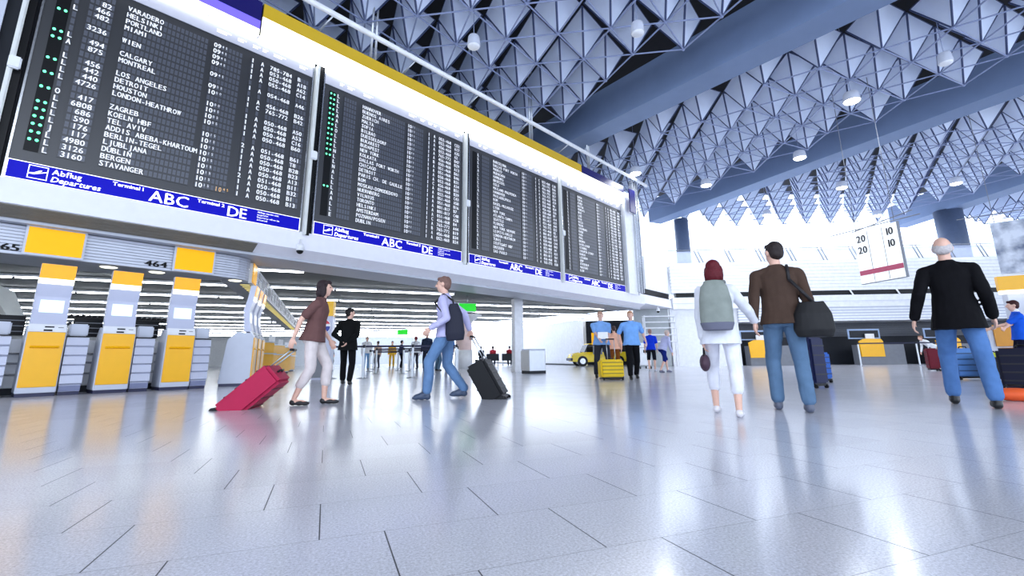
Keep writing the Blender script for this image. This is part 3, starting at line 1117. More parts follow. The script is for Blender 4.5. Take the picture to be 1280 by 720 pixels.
# canopy over the kiosks: ribbed band that turns the corner
M_ribc = mat('canopy_rib_silver', (186, 190, 202), 0.35, metal=0.2, var=0.02)
can = thing('check_in_canopy', 'ribbed silver canopy band over the three yellow kiosks, with the number 464', 'canopy', KF(0, 0), KROT, 'ribbed check in canopies')
k = MB()
pts = [(-4.0, -0.05), (2.8, -0.05), (3.12, -0.01), (3.32, 0.08), (3.44, 0.2)]
for i in range(9):
    z0, z1 = 2.36 + 0.056 * i, 2.36 + 0.056 * (i + 1) - 0.008
    k.m(M_ribc)
    for (a, b), (c, d) in zip(pts[:-1], pts[1:]):
        q = math.hypot(c - a, d - b)
        nx, ny = -(d - b) / q * 0.04, (c - a) / q * 0.04
        lo = [(a, b, z0), (c, d, z0), (c + nx, d + ny, z0), (a + nx, b + ny, z0)]
        hi = [(x, y, z1) for x, y, _ in lo]
        L_ = [k.bm.verts.new(v) for v in lo]
        H_ = [k.bm.verts.new(v) for v in hi]
        fs = [k.bm.faces.new(L_), k.bm.faces.new(list(reversed(H_)))]
        for e in range(4):
            fs.append(k.bm.faces.new((L_[(e + 1) % 4], L_[e], H_[e], H_[(e + 1) % 4])))
        k._tag(fs)
k.m(M_mid)
for (a, b), (c, d) in zip(pts[:-1], pts[1:]):
    q = math.hypot(c - a, d - b)
    nx, ny = -(d - b) / q * 0.05, (c - a) / q * 0.05
    k.poly([(a + nx, b + ny, 2.365), (c + nx, d + ny, 2.365), (c + nx, d + ny, 2.855), (a + nx, b + ny, 2.855)])
k.build('ribbed_band', None, can)
k = MB().m(mat('canopy_underside', (150, 154, 160), 0.5))
k.prism([(-4.0, 0.0), (2.7, 0.0), (3.1, 0.12), (2.95, 0.4), (2.5, 1.2), (-4.0, 1.2)], 'z', 2.36, 2.42)
k.m(M_dark)
k.prism([(-4.0, 0.0), (2.7, 0.0), (3.1, 0.12), (2.95, 0.4), (2.5, 1.2), (-4.0, 1.2)], 'z', 2.84, 2.865)
k.build('soffit', None, can)
L = Letters()
for dx in (0, 0.008, 0.016):
    L.put('464', 1.60 + dx, 2.41, 0.11, -0.07, width=1.5, align='c')
    L.put('465', -0.66 + dx, 2.41, 0.11, -0.07, width=1.5, align='l')
L.build('lettering', M_black, can)
for x in (0.95, 1.72, 3.2):
    k = MB().m(M_barlight)
    k.lathe([(0.0, -0.012), (0.12, -0.012), (0.14, 0.0), (0.0, 0.0)], (x, 0.32, 2.36), 20)
    k.build('downlight', None, can)
def canopy_sign(x0, x1, label):
    r = thing('canopy_sign', label, 'sign', KF(x0, -0.10, 2.36), KROT, 'blank yellow canopy signs')
    k = MB().m(M_lgrey)
    k.box(0, x1 - x0, -0.03, 0.02, 0, 0.53, bevel=0.008)
    k.build('frame', None, r)
    k = MB().m(M_yellow2)
    k.box(0.035, x1 - x0 - 0.035, -0.038, -0.03, 0.04, 0.49)
    k.build('face', None, r)
canopy_sign(-0.27, 0.52, 'large blank yellow sign on the canopy at far left, above the left kiosk')
canopy_sign(1.87, 2.62, 'blank yellow sign on the canopy right of the number 464')
# wing canopy
can2 = thing('check_in_canopy', 'wing canopy with striped white fascia running back from the corner', 'canopy', WF(0.2, 0.22), WROT, 'ribbed check in canopies')
k = MB().m(M_white)
k.box(0.0, 19.4, -0.02, 0.05, 2.36, 2.84)
for i in range(9):
    k.m(M_lgrey)
    k.box(0.0, 19.4, -0.032, -0.02, 2.40 + 0.05 * i, 2.415 + 0.05 * i)
k.build('fascia_band', None, can2)
k = MB().m(mat('canopy_underside', (150, 154, 160), 0.5))
k.box(0.0, 19.4, 0.05, 0.6, 2.36, 2.42)
k.build('soffit', None, can2)
k = MB().m(mat('canopy_hatch_yellow', (236, 214, 120), 0.5, emit=(240, 220, 130), estr=0.5))
for i in range(57):
    k.box(0.3 + 0.33 * i, 0.44 + 0.33 * i, 0.06, 0.26, 2.352, 2.36)
k.build('hatched_lamps', None, can2)
k = MB().m(M_yellow2)
k.box(-0.02, 0.62, -0.045, -0.032, 2.38, 2.84)
o = k.build('yellow_sign_face', None, can2)
o['label'] = 'yellow sign at the corner end'
k = MB().m(mat('fascia_print_grey', (150, 154, 162), 0.5))
rnd = random.Random(3)
for i in range(11):
    x0 = 1.1 + 1.6 * i
    k.box(x0, x0 + 0.55, -0.04, -0.032, 2.44, 2.58)
    k.box(x0, x0 + 0.55, -0.04, -0.032, 2.64, 2.78)
    for j in range(6):
        k.box(x0 + 0.68 + 0.1 * j, x0 + 0.74 + 0.1 * j, -0.04, -0.032, 2.46 + 0.05 * (j % 3), 2.74)
k.build('window_pattern', None, can2)

# things behind the kiosks: desks with screens, a bag scanner hood
def desk(loc, rotz, label):
    r = thing('check_in_desk', label, 'desk', loc, rotz, 'desks behind the kiosks')
    k = MB().m(M_white)
    k.box(0, 0.75, 0, 0.6, 0.12, 0.95, bevel=0.02)
    k.m(M_dark)
    k.box(0.03, 0.72, 0.03, 0.57, 0, 0.12)
    k.build('body', None, r)
    for z in (0.35, 0.55, 0.72):
        k = MB().m(M_chrome)
        k.tube((0, -0.05, z), (0.75, -0.05, z), 0.018)
        k.build('bumper_rail', None, r)
    k = MB().m(M_black)
    k.box(0.14, 0.58, 0.2, 0.26, 1.05, 1.42, bevel=0.015)
    k.box(0.33, 0.39, 0.22, 0.26, 0.95, 1.08)
    mo = k.build('monitor', None, r)
    k = MB().m(M_mid)
    for i in range(3):
        k.box(0.16, 0.56, 0.195, 0.2, 1.12 + 0.1 * i, 1.135 + 0.1 * i)
    k.build('vents', None, mo)
    k = MB().m(M_white)
    k.box(0.1, 0.6, 0.02, 0.17, 0.95, 0.98)
    k.build('keyboard', None, r)
    return r
d0 = desk(KF(-0.55, 0.95), KROT, 'white desk with a black screen, seen left of the left kiosk')
dup(d0, KF(0.55, 0.95), KROT, 'white desk with a black screen, seen between the left and middle kiosks')
dup(d0, KF(1.5, 0.95), KROT, 'white desk with a black screen, seen between the middle and right kiosks')
sc_ = thing('bag_scanner', 'pale rounded baggage scanner hood behind the kiosks at the left edge', 'machine', KF(-2.9, 2.2), KROT)
k = MB().m(mat('scanner_cream', (222, 222, 212), 0.4))
k.prism([(0.0, 0.75), (0.0, 1.9), (0.25, 2.12), (2.3, 2.18), (2.75, 1.95), (2.95, 1.5), (2.75, 1.42), (2.55, 1.75), (2.2, 1.9), (1.3, 1.9), (1.1, 0.75)], 'y', 0.0, 1.1)
k.build('hood', None, sc_)
k = MB().m(M_lgrey)
k.box(-0.5, 3.0, 0.1, 1.0, 0.0, 0.75)
k.build('base', None, sc_)
k = MB().m(M_black)
k.box(-0.5, 3.4, 0.15, 0.95, 0.75, 0.8)
k.build('belt', None, sc_)
rk = thing('roller_rack', 'dark two tier roller rack behind the kiosks, right of the scanner hood', 'rack', KF(0.55, 2.6), KROT)
k = MB().m(M_black)
for z in (1.35, 1.52):
    k.box(0, 2.6, 0, 0.04, z, z + 0.03)
    k.box(0, 2.6, 0.5, 0.54, z, z + 0.03)
    for i in range(26):
        k.tube((0.05 + 0.1 * i, 0.02, z + 0.05), (0.05 + 0.1 * i, 0.52, z + 0.05), 0.03, seg=6)
k.build('rollers', None, rk)
for x in (0.02, 2.56):
    for y in (0.02, 0.5):
        k = MB().m(M_black)
        k.tube((x, y, 0), (x, y, 1.5), 0.025)
        k.build('leg', None, rk)
# ------------------------------------------------------------------ other fixtures
# green exit sign hung from the gallery ceiling
ex = thing('exit_sign', 'green lit exit sign hung from the gallery ceiling', 'sign', (-1.85, 19.0, 2.38), math.radians(12))
k = MB().m(M_white)
k.box(-0.36, 0.36, -0.06, 0.06, 0.0, 0.36, bevel=0.01)
k.build('housing', None, ex)
k = MB().m(M_green)
k.box(-0.33, 0.36, -0.07, -0.06, 0.04, 0.35)
k.build('face', None, ex)
k = MB().m(M_steel)
k.tube((0, 0, 0.36), (0, 0, 0.67), 0.015)
k.build('hanger', None, ex)
ex2 = dup(ex, Vector((-7.7, 33.0, 2.2)), 0.0, 'tiny green exit sign far back above the queue')

# drinks machine with round emblem and yellow header
vm = thing('vending_machine', 'pale vending machine with a round red white and blue emblem and a yellow header', 'vending machine', (-5.52, 13.85, 0), math.radians(10))
k = MB().m(M_lilac)
k.box(-0.24, 0.24, -0.25, 0.25, 0.0, 1.80, bevel=0.015)
k.build('cabinet', None, vm)
k = MB().m(mat('machine_ochre', (226, 176, 30), 0.4, emit=(226, 176, 30), estr=0.15))
k.box(-0.22, 0.24, -0.26, 0.1, 1.80, 2.24, bevel=0.01)
k.build('header', None, vm)
k = MB().m(M_mid)
k.box(-0.22, 0.22, -0.262, -0.25, 0.06, 0.66)
k.build('lower_panel', None, vm)
em = Letters()
def disc_seg(f0, f1, n=20, R=0.19):
    lo = [(R * math.cos(PI * i / n * 2) , R * math.sin(PI * i / n * 2)) for i in range(n)]
    return lo
R_ = 0.19
def wave(x, o):
    return o + 0.04 * math.sin(x / R_ * 2.4)
xs = [-R_ + 2 * R_ * i / 24 for i in range(25)]
top = [(x, 1.52 + wave(x, 0.05)) for x in xs if abs(wave(x, 0.05)) < math.sqrt(max(0, R_ ** 2 - x * x))]
for nm, rgb, up in (('emblem_red', (206, 40, 60), 1), ('emblem_blue', (30, 50, 150), -1)):
    L = Letters()
    s = 0.035 * up
    prev = None
    for i in range(24):
        xa, xb = xs[i], xs[i + 1]
        ha, hb = math.sqrt(max(0, R_ ** 2 - xa * xa)), math.sqrt(max(0, R_ ** 2 - xb * xb))
        wa_, wb_ = max(-ha, min(ha, wave(xa, s))), max(-hb, min(hb, wave(xb, s)))
        a_, b_ = (ha, hb) if up > 0 else (-ha, -hb)
        L.poly([(xa, 1.50 + wa_), (xb, 1.50 + wb_), (xb, 1.50 + b_), (xa, 1.50 + a_)], -0.264)
    L.build(nm, mat(nm, rgb, 0.4), vm)
L = Letters()
L.poly([(0.205 * math.cos(2 * PI * i / 28), 1.50 + 0.205 * math.sin(2 * PI * i / 28)) for i in range(28)], -0.258)
L.build('emblem_ground', M_white, vm)

# steel waste bin by the pillar
wb = thing('waste_bin', 'square stainless steel waste bin standing by the white pillar', 'bin', (0.74, 17.3, 0), math.radians(30))
k = MB().m(M_steel)
k.prism([(-0.36, -0.3), (0.3, -0.3), (0.36, -0.24), (0.36, 0.3), (-0.36, 0.3)], 'z', 0.10, 0.80, bevel=0.01)
k.build('body', None, wb)
k = MB().m(M_dark)
k.box(-0.34, 0.34, -0.28, 0.28, 0.0, 0.10)
k.build('plinth', None, wb)
k = MB().m(M_lgrey)
k.box(-0.34, 0.34, -0.28, 0.28, 0.80, 0.86, bevel=0.01)
k.build('lid', None, wb)
k = MB().m(M_black)
k.box(0.362, 0.368, -0.12, 0.12, 0.62, 0.74)
k.build('opening', None, wb)

# belt barriers
def stanchion(x, y, label, to=None, hgt=0.98):
    r = thing('belt_barrier', label, 'barrier post', (x, y, 0), 0, 'queue barrier posts')
    k = MB().m(M_chrome)
    k.lathe([(0.0, 0.0), (0.17, 0.0), (0.17, 0.012), (0.04, 0.035), (0.0, 0.035)], seg=20)
    k.build('base', None, r)
    k = MB().m(mat('barrier_post_silver', (216, 222, 228), 0.35, metal=0.3))
    k.lathe([(0.034, 0.03), (0.034, hgt - 0.09)], seg=12)
    k.build('post', None, r)
    k = MB().m(M_dark)
    k.lathe([(0.0, hgt - 0.09), (0.036, hgt - 0.09), (0.036, hgt), (0.0, hgt)], seg=12)
    k.build('cap', None, r)
    if to is not None:
        k = MB().m(mat('barrier_belt', (22, 26, 58), 0.6))
        d = Vector((to[0] - x, to[1] - y, 0))
        n = Vector((-d.y, d.x, 0)).normalized() * 0.002
        a = d.normalized() * 0.04
        b = d - a
        for s, t in ((a, b),):
            q = [s + n, t + n, t - n, s - n]
            lo = [k.bm.verts.new(v + Vector((0, 0, hgt - 0.075))) for v in q]
            hi = [k.bm.verts.new(v + Vector((0, 0, hgt - 0.02))) for v in q]
            k.bm.faces.new(lo); k.bm.faces.new(hi)
            for e in range(4):
                k.bm.faces.new((lo[e], lo[(e + 1) % 4], hi[(e + 1) % 4], hi[e]))
        k.build('belt', None, r)
ST = [(-5.42, 14.3), (-4.45, 14.2), (-3.0, 14.25), (-1.75, 14.7), (-5.3, 18.5), (-4.2, 18.3), (-3.0, 17.6), (-2.0, 17.2), (-6.6, 22.0), (-5.6, 23.2), (-4.8, 22.0), (-3.7, 21.0), (-7.9, 27.0), (-6.6, 27.5), (-5.6, 26.0)]
SL = ['nearest row of queue barriers, left end by the vending machine', 'nearest row of queue barriers, just right of the man in black', 'nearest row of queue barriers, in front of the standing queue', 'nearest row of queue barriers, right end behind the walking man',
      'second row of queue barriers, left end', 'second row of queue barriers, second from the left', 'second row of queue barriers, third from the left', 'second row of queue barriers, right end',
      'third row of queue barriers, left end', 'third row of queue barriers, second from the left', 'third row of queue barriers, third from the left', 'third row of queue barriers, right end',
      'farthest row of queue barriers, left end', 'farthest row of queue barriers, middle post', 'farthest row of queue barriers, right end']
for i, (x, y) in enumerate(ST):
    nx = ST[i + 1] if i + 1 < len(ST) and i not in (3, 7, 11) else None
    stanchion(x, y, 'silver barrier post, ' + SL[i].replace('queue barriers', 'barriers'), nx)
FS = [(16.4, 22.6), (19.0, 22.4), (21.6, 22.2), (23.6, 22.0)]
for i, (x, y) in enumerate(FS):
    stanchion(x, y, 'leaning silver barrier post of the far counters, ' + ('left end of the belt', 'second from the left', 'third from the left', 'behind the dark blazer')[i], FS[i + 1] if i < 3 else None, 1.1)

# compact yellow car on show in front of the white partition
car = thing('car', 'small boxy yellow car with dark windows parked by the white partition', 'car', (5.25, 29.6, 0), math.radians(4))
k = MB().m(mat('car_yellow', (244, 214, 24), 0.25, spec=0.6))
k.prism([(-1.75, 0.30), (-1.78, 0.62), (-1.70, 0.74), (-1.05, 0.80), (-0.95, 0.84), (1.70, 0.84), (1.76, 0.6), (1.74, 0.30), (1.35, 0.26), (-1.3, 0.26)], 'y', -0.78, 0.78, bevel=0.05)
k.build('body', None, car)
k = MB().m(mat('car_window', (14, 16, 20), 0.1))
k.prism([(-1.0, 0.83), (-0.75, 1.30), (1.45, 1.32), (1.62, 0.83)], 'y', -0.72, 0.72, bevel=0.04)
k.build('windows', None, car)
k = MB().m(mat('car_yellow', (244, 214, 24)))
k.box(-0.72, 1.44, -0.68, 0.68, 1.30, 1.36, bevel=0.02)
k.box(0.36, 0.44, -0.73, 0.73, 0.84, 1.3)
k.build('roof', None, car)
for x in (-1.12, 1.12):
    for y in (-0.72, 0.72):
        k = MB().m(M_black)
        k.tube((x, y - 0.09, 0.31), (x, y + 0.09, 0.31), 0.31, seg=24)
        w = k.build('wheel', None, car)
        k = MB().m(M_chrome)
        k.tube((x, y - 0.105, 0.31), (x, y + 0.105, 0.31), 0.17, seg=18)
        k.build('hub', None, w)
k = MB().m(M_dark)
k.box(-1.84, -1.72, -0.78, 0.78, 0.34, 0.5, bevel=0.02)
k.build('bumper', None, car)
k = MB().m(M_white)
for y in (-0.6, 0.6):
    k.ball((-1.74, y, 0.66), (0.05, 0.1, 0.08), 10, 6)
k.build('headlamps', None, car)
ys = thing('sign_post', 'slim pole with a small yellow panel behind the yellow car', 'sign', (4.9, 28.0, 0))
k = MB().m(M_steel)
k.tube((0, 0, 0), (0, 0, 2.2), 0.03)
k.build('pole', None, ys)
k = MB().m(M_yellow2)
k.box(-0.25, 0.4, -0.04, 0.0, 1.25, 1.95)
k.build('panel', None, ys)
k = MB().m(M_mid)
k.box(-0.2, 0.35, -0.04, 0.0, 0.7, 1.2)
k.build('notice', None, ys)
# white shelf rack at the end wall
rk2 = thing('shelf_rack', 'white metal shelf rack against the grey end wall, behind the bright blue shirt', 'rack', (6.9, 24.6, 0), math.radians(-4))
for x in (0, 1.62):
    for y in (0, 0.4):
        k = MB().m(M_white)
        k.box(x - 0.03, x + 0.03, y - 0.03, y + 0.03, 0, 2.65)
        k.build('upright', None, rk2)
for z in (1.3, 1.65, 2.0, 2.3, 2.6):
    k = MB().m(M_white)
    k.box(-0.03, 1.65, -0.03, 0.43, z - 0.02, z + 0.025)
    k.build('shelf', None, rk2)
k = MB().m(mat('end_wall_grey', (176, 182, 184), 0.6))
k.box(-1.9, 0.0, 0, 0.2, 0, 3.15)
struct(k.build('wall_end', None, None, (8.7, 26.2, 0), math.radians(-4)))

# far check-in counters
k = MB().m(M_dark)
k.box(1.9, 34, 1.6, 1.8, 0, 2.44)
struct(fobj(k, 'wall_counter_back'))
k = MB().m(mat('slate_slats', (96, 100, 108), 0.5, var=0.08, scale=20))
for i in range(11):
    k.box(1.9, 34, 1.5 - 0.012 * (i % 2), 1.6, 1.55 + 0.08 * i, 1.55 + 0.08 * i + 0.06)
struct(fobj(k, 'wall_counter_slats'))
k = MB().m(M_white)
k.box(2.2, 34, 0.4, 1.6, 2.33, 2.44)
struct(fobj(k, 'ceiling_counter'))
def far_counter(x, label):
    r = thing('check_in_counter', label, 'counter', FF(x, -0.3), FROT, 'far check in counters')
    k = MB().m(M_yellow)
    k.prism([(0.05, 0.42), (0.0, 1.22), (0.3, 1.36), (1.12, 1.34), (1.22, 1.22), (1.22, 0.42)], 'y', -0.04, 0.05)
    k.build('front_panel', None, r)
    k = MB().m(mat('counter_slate', (120, 124, 132), 0.5))
    k.box(0.05, 2.3, 0.06, 0.7, 0.0, 1.05)
    k.build('body', None, r)
    k = MB().m(mat('display_frame_blue', (150, 172, 205), 0.4))
    k.box(-0.3, 1.35, 0.3, 0.34, 1.36, 1.88)
    f = k.build('display_frame', None, r)
    k = MB().m(M_dark)
    k.box(-0.22, 1.27, 0.29, 0.3, 1.42, 1.80)
    k.build('display_face', None, f)
    k = MB().m(M_white)
    k.box(0.5, 0.95, 0.15, 0.2, 1.3, 1.62)
    k.build('monitor', None, r)
    return r
fc = far_counter(8.2, 'yellow far counter between the shoulder bag and the dark blazer')
dup(fc, FF(2.5, -0.3), FROT, 'yellow far counter glimpsed between the woman in white and the man in brown')
dup(fc, FF(12.1, -0.3), FROT, 'yellow far counter behind the bending person in white')
dup(fc, FF(17.5, -0.3), FROT, 'yellow far counter hidden mostly behind the dark blazer')
dup(fc, FF(22.0, -0.3), FROT, 'yellow far counter at the far right')

# hanging row number sign
hs = thing('hanging_sign', 'large white hanging sign with the row numbers 20 and 10 and a red stripe', 'sign', (13.58, 17.93, 3.2), math.atan2(16.15 - 17.93, 13.85 - 13.58))
W_ = 1.80
k = MB().m(mat('sign_pale', (238, 240, 242), 0.5, emit=(240, 244, 246), estr=0.35))
k.box(0, W_, -0.04, 0.04, 0.0, 2.0)
k.build('panel', None, hs)
k = MB().m(mat('sign_stripe_red', (196, 84, 112), 0.5))
k.box(0.02, W_ - 0.02, -0.052, -0.04, 0.32, 0.50)
k.build('red_stripe', None, hs)
k = MB().m(M_mid)
for x in (W_ / 3, 2 * W_ / 3):
    k.box(x - 0.006, x + 0.006, -0.05, -0.04, 0.02, 1.98)
k.box(W_, W_ + 0.025, -0.05, 0.05, -0.02, 2.02)
k.box(0, W_, -0.05, 0.05, -0.02, 0.0)
k.build('edging', None, hs)
L = Letters()
for dx in (0, 0.01, 0.02):
    L.put('20', 0.30 + dx, 1.60, 0.27, -0.055, align='c')
    L.put('20', 0.30 + dx, 1.16, 0.27, -0.055, align='c')
    L.put('10', 1.50 + dx, 1.60, 0.27, -0.055, align='c')
    L.put('10', 1.50 + dx, 1.16, 0.27, -0.055, align='c')
L.build('lettering', M_dark, hs)
k = MB().m(M_mid)
k.tube((-0.8, -0.3, 2.12), (W_ + 0.6, 0.3, 2.12), 0.02, seg=6)
k.tube((-0.2, 0.1, 2.12), (W_ + 0.6, 0.0, 2.25), 0.02, seg=6)
for x in (0.1, W_ - 0.1):
    k.tube((x, 0, 2.0), (x, 0, 10.4), 0.012, seg=6)
k.build('hanger', None, hs)
hs2 = thing('hanging_sign', 'hanging panel with a grey photograph, cut off at the right picture edge', 'sign', (20.6, 19.4, 3.8), math.radians(-40))
def photo_material():
    m = bpy.data.materials.new('grey_photograph')
    m.use_nodes = True
    nt = m.node_tree
    b = nt.nodes['Principled BSDF']
    tc = node(nt, 'ShaderNodeTexCoord')
    n1 = node(nt, 'ShaderNodeTexNoise')
    n1.inputs['Scale'].default_value = 1.6
    n1.inputs['Detail'].default_value = 4
    nt.links.new(tc.outputs['Object'], n1.inputs['Vector'])
    r = node(nt, 'ShaderNodeValToRGB')
    r.color_ramp.elements[0].position = 0.35
    r.color_ramp.elements[0].color = (*lin((96, 108, 134)), 1)
    r.color_ramp.elements[1].position = 0.6
    r.color_ramp.elements[1].color = (*lin((216, 222, 232)), 1)
    nt.links.new(n1.outputs['Fac'], r.inputs[0])
    nt.links.new(r.outputs[0], b.inputs['Base Color'])
    return m
k = MB().m(photo_material())
k.box(0, 2.6, -0.04, 0.04, 0.0, 2.2)
k.build('panel', None, hs2)
k = MB().m(M_mid)
k.tube((-1.0, -0.3, 2.5), (2.8, 0.3, 2.7), 0.02, seg=6)
for x in (0.15, 2.4):
    k.tube((x, 0, 2.2), (x, 0, 9.8), 0.012, seg=6)
k.build('hanger', None, hs2)

# yellow headed sign column and counter front at the far right
sp = thing('sign_pylon', 'white counter pylon with a yellow lit head, at the far right edge', 'sign', (14.55, 13.9, 0), math.radians(-30))
k = MB().m(M_yellow)
k.box(0, 1.6, -0.1, 0.1, 2.36, 2.78)
k.build('head', None, sp)
k = MB().m(M_barlight)
k.box(0.02, 1.58, -0.1, 0.1, 2.26, 2.36)
k.build('light_bar', None, sp)
k = MB().m(M_lgrey)
k.box(0.2, 1.5, 0.1, 0.5, 0, 2.7)
k.build('column', None, sp)
oc = thing('counter_front', 'ochre counter front beside the clerk in the blue shirt', 'counter', (12.6, 12.4, 0), math.radians(-30))
k = MB().m(mat('ochre_panel', (206, 138, 20), 0.4))
k.box(0, 0.55, -0.03, 0.03, 0.72, 1.27)
k.box(0.05, 0.65, -0.03, 0.03, 0.1, 0.68)
k.build('front_panel', None, oc)
k = MB().m(M_lgrey)
k.box(-0.1, 0.7, 0.03, 0.5, 0, 1.2)
k.build('body', None, oc)

# ------------------------------------------------------------------ luggage
def suitcase(loc, rotz, label, rgb, w=0.42, h=0.62, d=0.26, tilt=0.0, handle=0.35, cat='suitcase', top=None):
    """local y is the thickness, wheels at the back foot; tilt leans the top towards +y"""
    r = thing('suitcase', label, cat, loc, 0)
    r.rotation_euler = Euler((-tilt, 0, 0)).to_matrix().to_euler()
    r.rotation_euler = (Matrix.Rotation(rotz, 3, 'Z') @ Matrix.Rotation(-tilt, 3, 'X')).to_euler()
    base = mat('case_%d_%d_%d' % rgb, rgb, 0.5, spec=0.25)
    k = MB().m(base)
    k.box(-w / 2, w / 2, 0.0, d, 0.06, h, bevel=0.035)
    b = k.build('shell', None, r)
    k = MB().m(mat('case_trim_%d_%d_%d' % rgb, tuple(int(v * 0.55) for v in rgb), 0.5))
    for z in (0.2, 0.4, 0.6, 0.8):
        k.box(-w / 2 + 0.03, w / 2 - 0.03, -0.008, 0.004, 0.06 + (h - 0.06) * z, 0.06 + (h - 0.06) * z + 0.02)
        k.box(-w / 2 + 0.03, w / 2 - 0.03, d - 0.004, d + 0.008, 0.06 + (h - 0.06) * z, 0.06 + (h - 0.06) * z + 0.02)
    k.build('ribs', None, b)
    k = MB().m(M_black)
    k.box(-w / 2 + 0.02, w / 2 - 0.02, 0.02, d - 0.02, 0.035, 0.075)
    k.build('foot', None, r)
    for x in (-w / 2 + 0.05, w / 2 - 0.05):
        k = MB().m(M_black)
        k.tube((x - 0.018, 0.03, 0.03), (x + 0.018, 0.03, 0.03), 0.032, seg=12)
        k.build('wheel', None, r)
    if handle:
        k = MB().m(M_steel)
        for x in (-0.1, 0.1):
            k.tube((x, 0.035, h - 0.02), (x, 0.035, h + handle), 0.009, seg=6)
        k.m(M_black)
        k.tube((-0.11, 0.035, h + handle), (0.11, 0.035, h + handle), 0.016, seg=8)
        k.build('pull_handle', None, r)
    k = MB().m(M_black)
    k.path([(-0.08, d / 2, h), (-0.06, d / 2, h + 0.035), (0.06, d / 2, h + 0.035), (0.08, d / 2, h)], 0.012, 6)
    k.build('carry_handle', None, r)
    if top:
        k = MB().m(mat('case_top_%d_%d_%d' % top, top, 0.5))
        k.box(-w / 2 - 0.005, w / 2 + 0.005, -0.005, d + 0.005, h - 0.10, h + 0.01, bevel=0.02)
        k.build('top_cover', None, r)
    return r
suitcase((-3.54, 5.79, 0), math.radians(-80), 'crimson suitcase tilted on its wheels behind the walking woman at left', (176, 28, 72), 0.48, 0.78, 0.28, math.radians(48), 0.28)
suitcase((-0.06, 6.86, 0), math.radians(80), 'black suitcase tilted on its wheels behind the walking man at centre', (13, 14, 18), 0.44, 0.66, 0.30, math.radians(30), 0.36)
suitcase((2.45, 11.75, 0), math.radians(8), 'yellow trolley case with a dark foot, pulled by the left officer', (226, 190, 20), 0.58, 0.50, 0.3, math.radians(6), 0.5)
suitcase((13.75, 15.5, 0), math.radians(60), 'maroon suitcase on the floor left of the man in the dark blazer', (112, 22, 40), 0.45, 0.72, 0.28, 0.0, 0.0)
suitcase((9.75, 10.2, 0), math.radians(-5), 'denim blue suitcase standing beyond the man in the dark blazer', (84, 128, 190), 0.60, 0.66, 0.3, 0.0, 0.0)
suitcase((5.25, 8.2, 0), math.radians(20), 'navy suitcase standing ahead of the man in jeans', (28, 34, 70), 0.34, 0.86, 0.28, 0.0, 0.0)
suitcase((6.35, 9.75, 0), math.radians(10), 'bright blue suitcase right of the man with the shoulder bag', (44, 92, 176), 0.30, 0.60, 0.26, 0.0, 0.0)
suitcase((6.95, 6.5, 0), math.radians(-50), 'tall navy suitcase cut off at the right picture edge', (12, 15, 42), 0.55, 0.62, 0.32, 0.0, 0.0)
suitcase((9.75, 9.75, 0), math.radians(-40), 'black case with a lime green top beside the blue shirted clerk', (22, 24, 26), 0.42, 0.55, 0.3, 0.0, 0.0, top=(178, 190, 30))
ob = thing('holdall', 'orange bag lying on the floor at the right edge', 'bag', (5.95, 5.75, 0), math.radians(-40))
k = MB().m(mat('orange_canvas', (240, 96, 40), 0.6))
k.ball((0, 0, 0.075), (0.27, 0.11, 0.075), 18, 10)
k.build('body', None, ob)
k = MB().m(M_black)
k.path([(-0.1, 0, 0.145), (-0.06, 0.02, 0.18), (0.06, 0.02, 0.18), (0.1, 0, 0.145)], 0.012, 6)
k.build('handle', None, ob)
# luggage cart with a white box
lc = thing('luggage_cart', 'wire luggage cart carrying a white box, behind the right officer', 'cart', (5.7, 21.6, 0), math.radians(10))
k = MB().m(M_steel)
for x in (0, 0.62):
    k.path([(x, 0.6, 0.12), (x, 0.0, 0.15), (x, -0.1, 0.95)], 0.015, 6)
k.path([(0, -0.1, 0.95), (0.62, -0.1, 0.95)], 0.015, 6)
for i in range(6):
    k.tube((0.02 + 0.116 * i, 0.0, 0.15), (0.02 + 0.116 * i, 0.6, 0.12), 0.008, seg=5)
k.build('frame', None, lc)
for x in (0.05, 0.57):
    for y in (0.05, 0.55):
        k = MB().m(M_black)
        k.tube((x - 0.015, y, 0.06), (x + 0.015, y, 0.06), 0.06, seg=12)
        k.build('wheel', None, lc)
wbx = thing('box', 'white cardboard box riding on the wire luggage cart', 'box', (5.73, 21.72, 0.165), math.radians(10))
k = MB().m(M_white)
k.box(0.02, 0.58, 0.0, 0.42, 0.0, 1.0, bevel=0.02)
k.build('carton', None, wbx)
k = MB().m(M_dark)
k.box(0.22, 0.42, -0.005, 0.0, 0.55, 0.68)
k.build('sticker', None, wbx)
# low seats by the white partition far back
for i in range(3):
    r = thing('bench_seat', ('left', 'middle', 'right')[i] + ' one of the dark low seats far back left of the white pillar', 'seat', (-1.9 + 1.1 * i, 34.0, 0), math.radians(0), 'low seats far back')
    k = MB().m(M_dark)
    k.box(0, 0.9, 0, 0.5, 0.36, 0.48, bevel=0.02)
    k.build('seat', None, r)
    k = MB().m(M_dark)
    k.box(0, 0.9, -0.06, 0.0, 0.45, 0.85, bevel=0.02)
    k.build('backrest', None, r)
    for x in (0.08, 0.82):
        k = MB().m(M_steel)
        k.tube((x, 0.25, 0), (x, 0.25, 0.38), 0.03)
        k.build('leg', None, r)
# ------------------------------------------------------------------ people
from mathutils import noise as mnoise
M_skin = mat('skin_tone', (222, 178, 158), 0.5, var=0.04, scale=20)
M_eye = mat('eye_dark', (30, 24, 22), 0.3)
M_lip = mat('lip_tone', (176, 104, 96), 0.5)

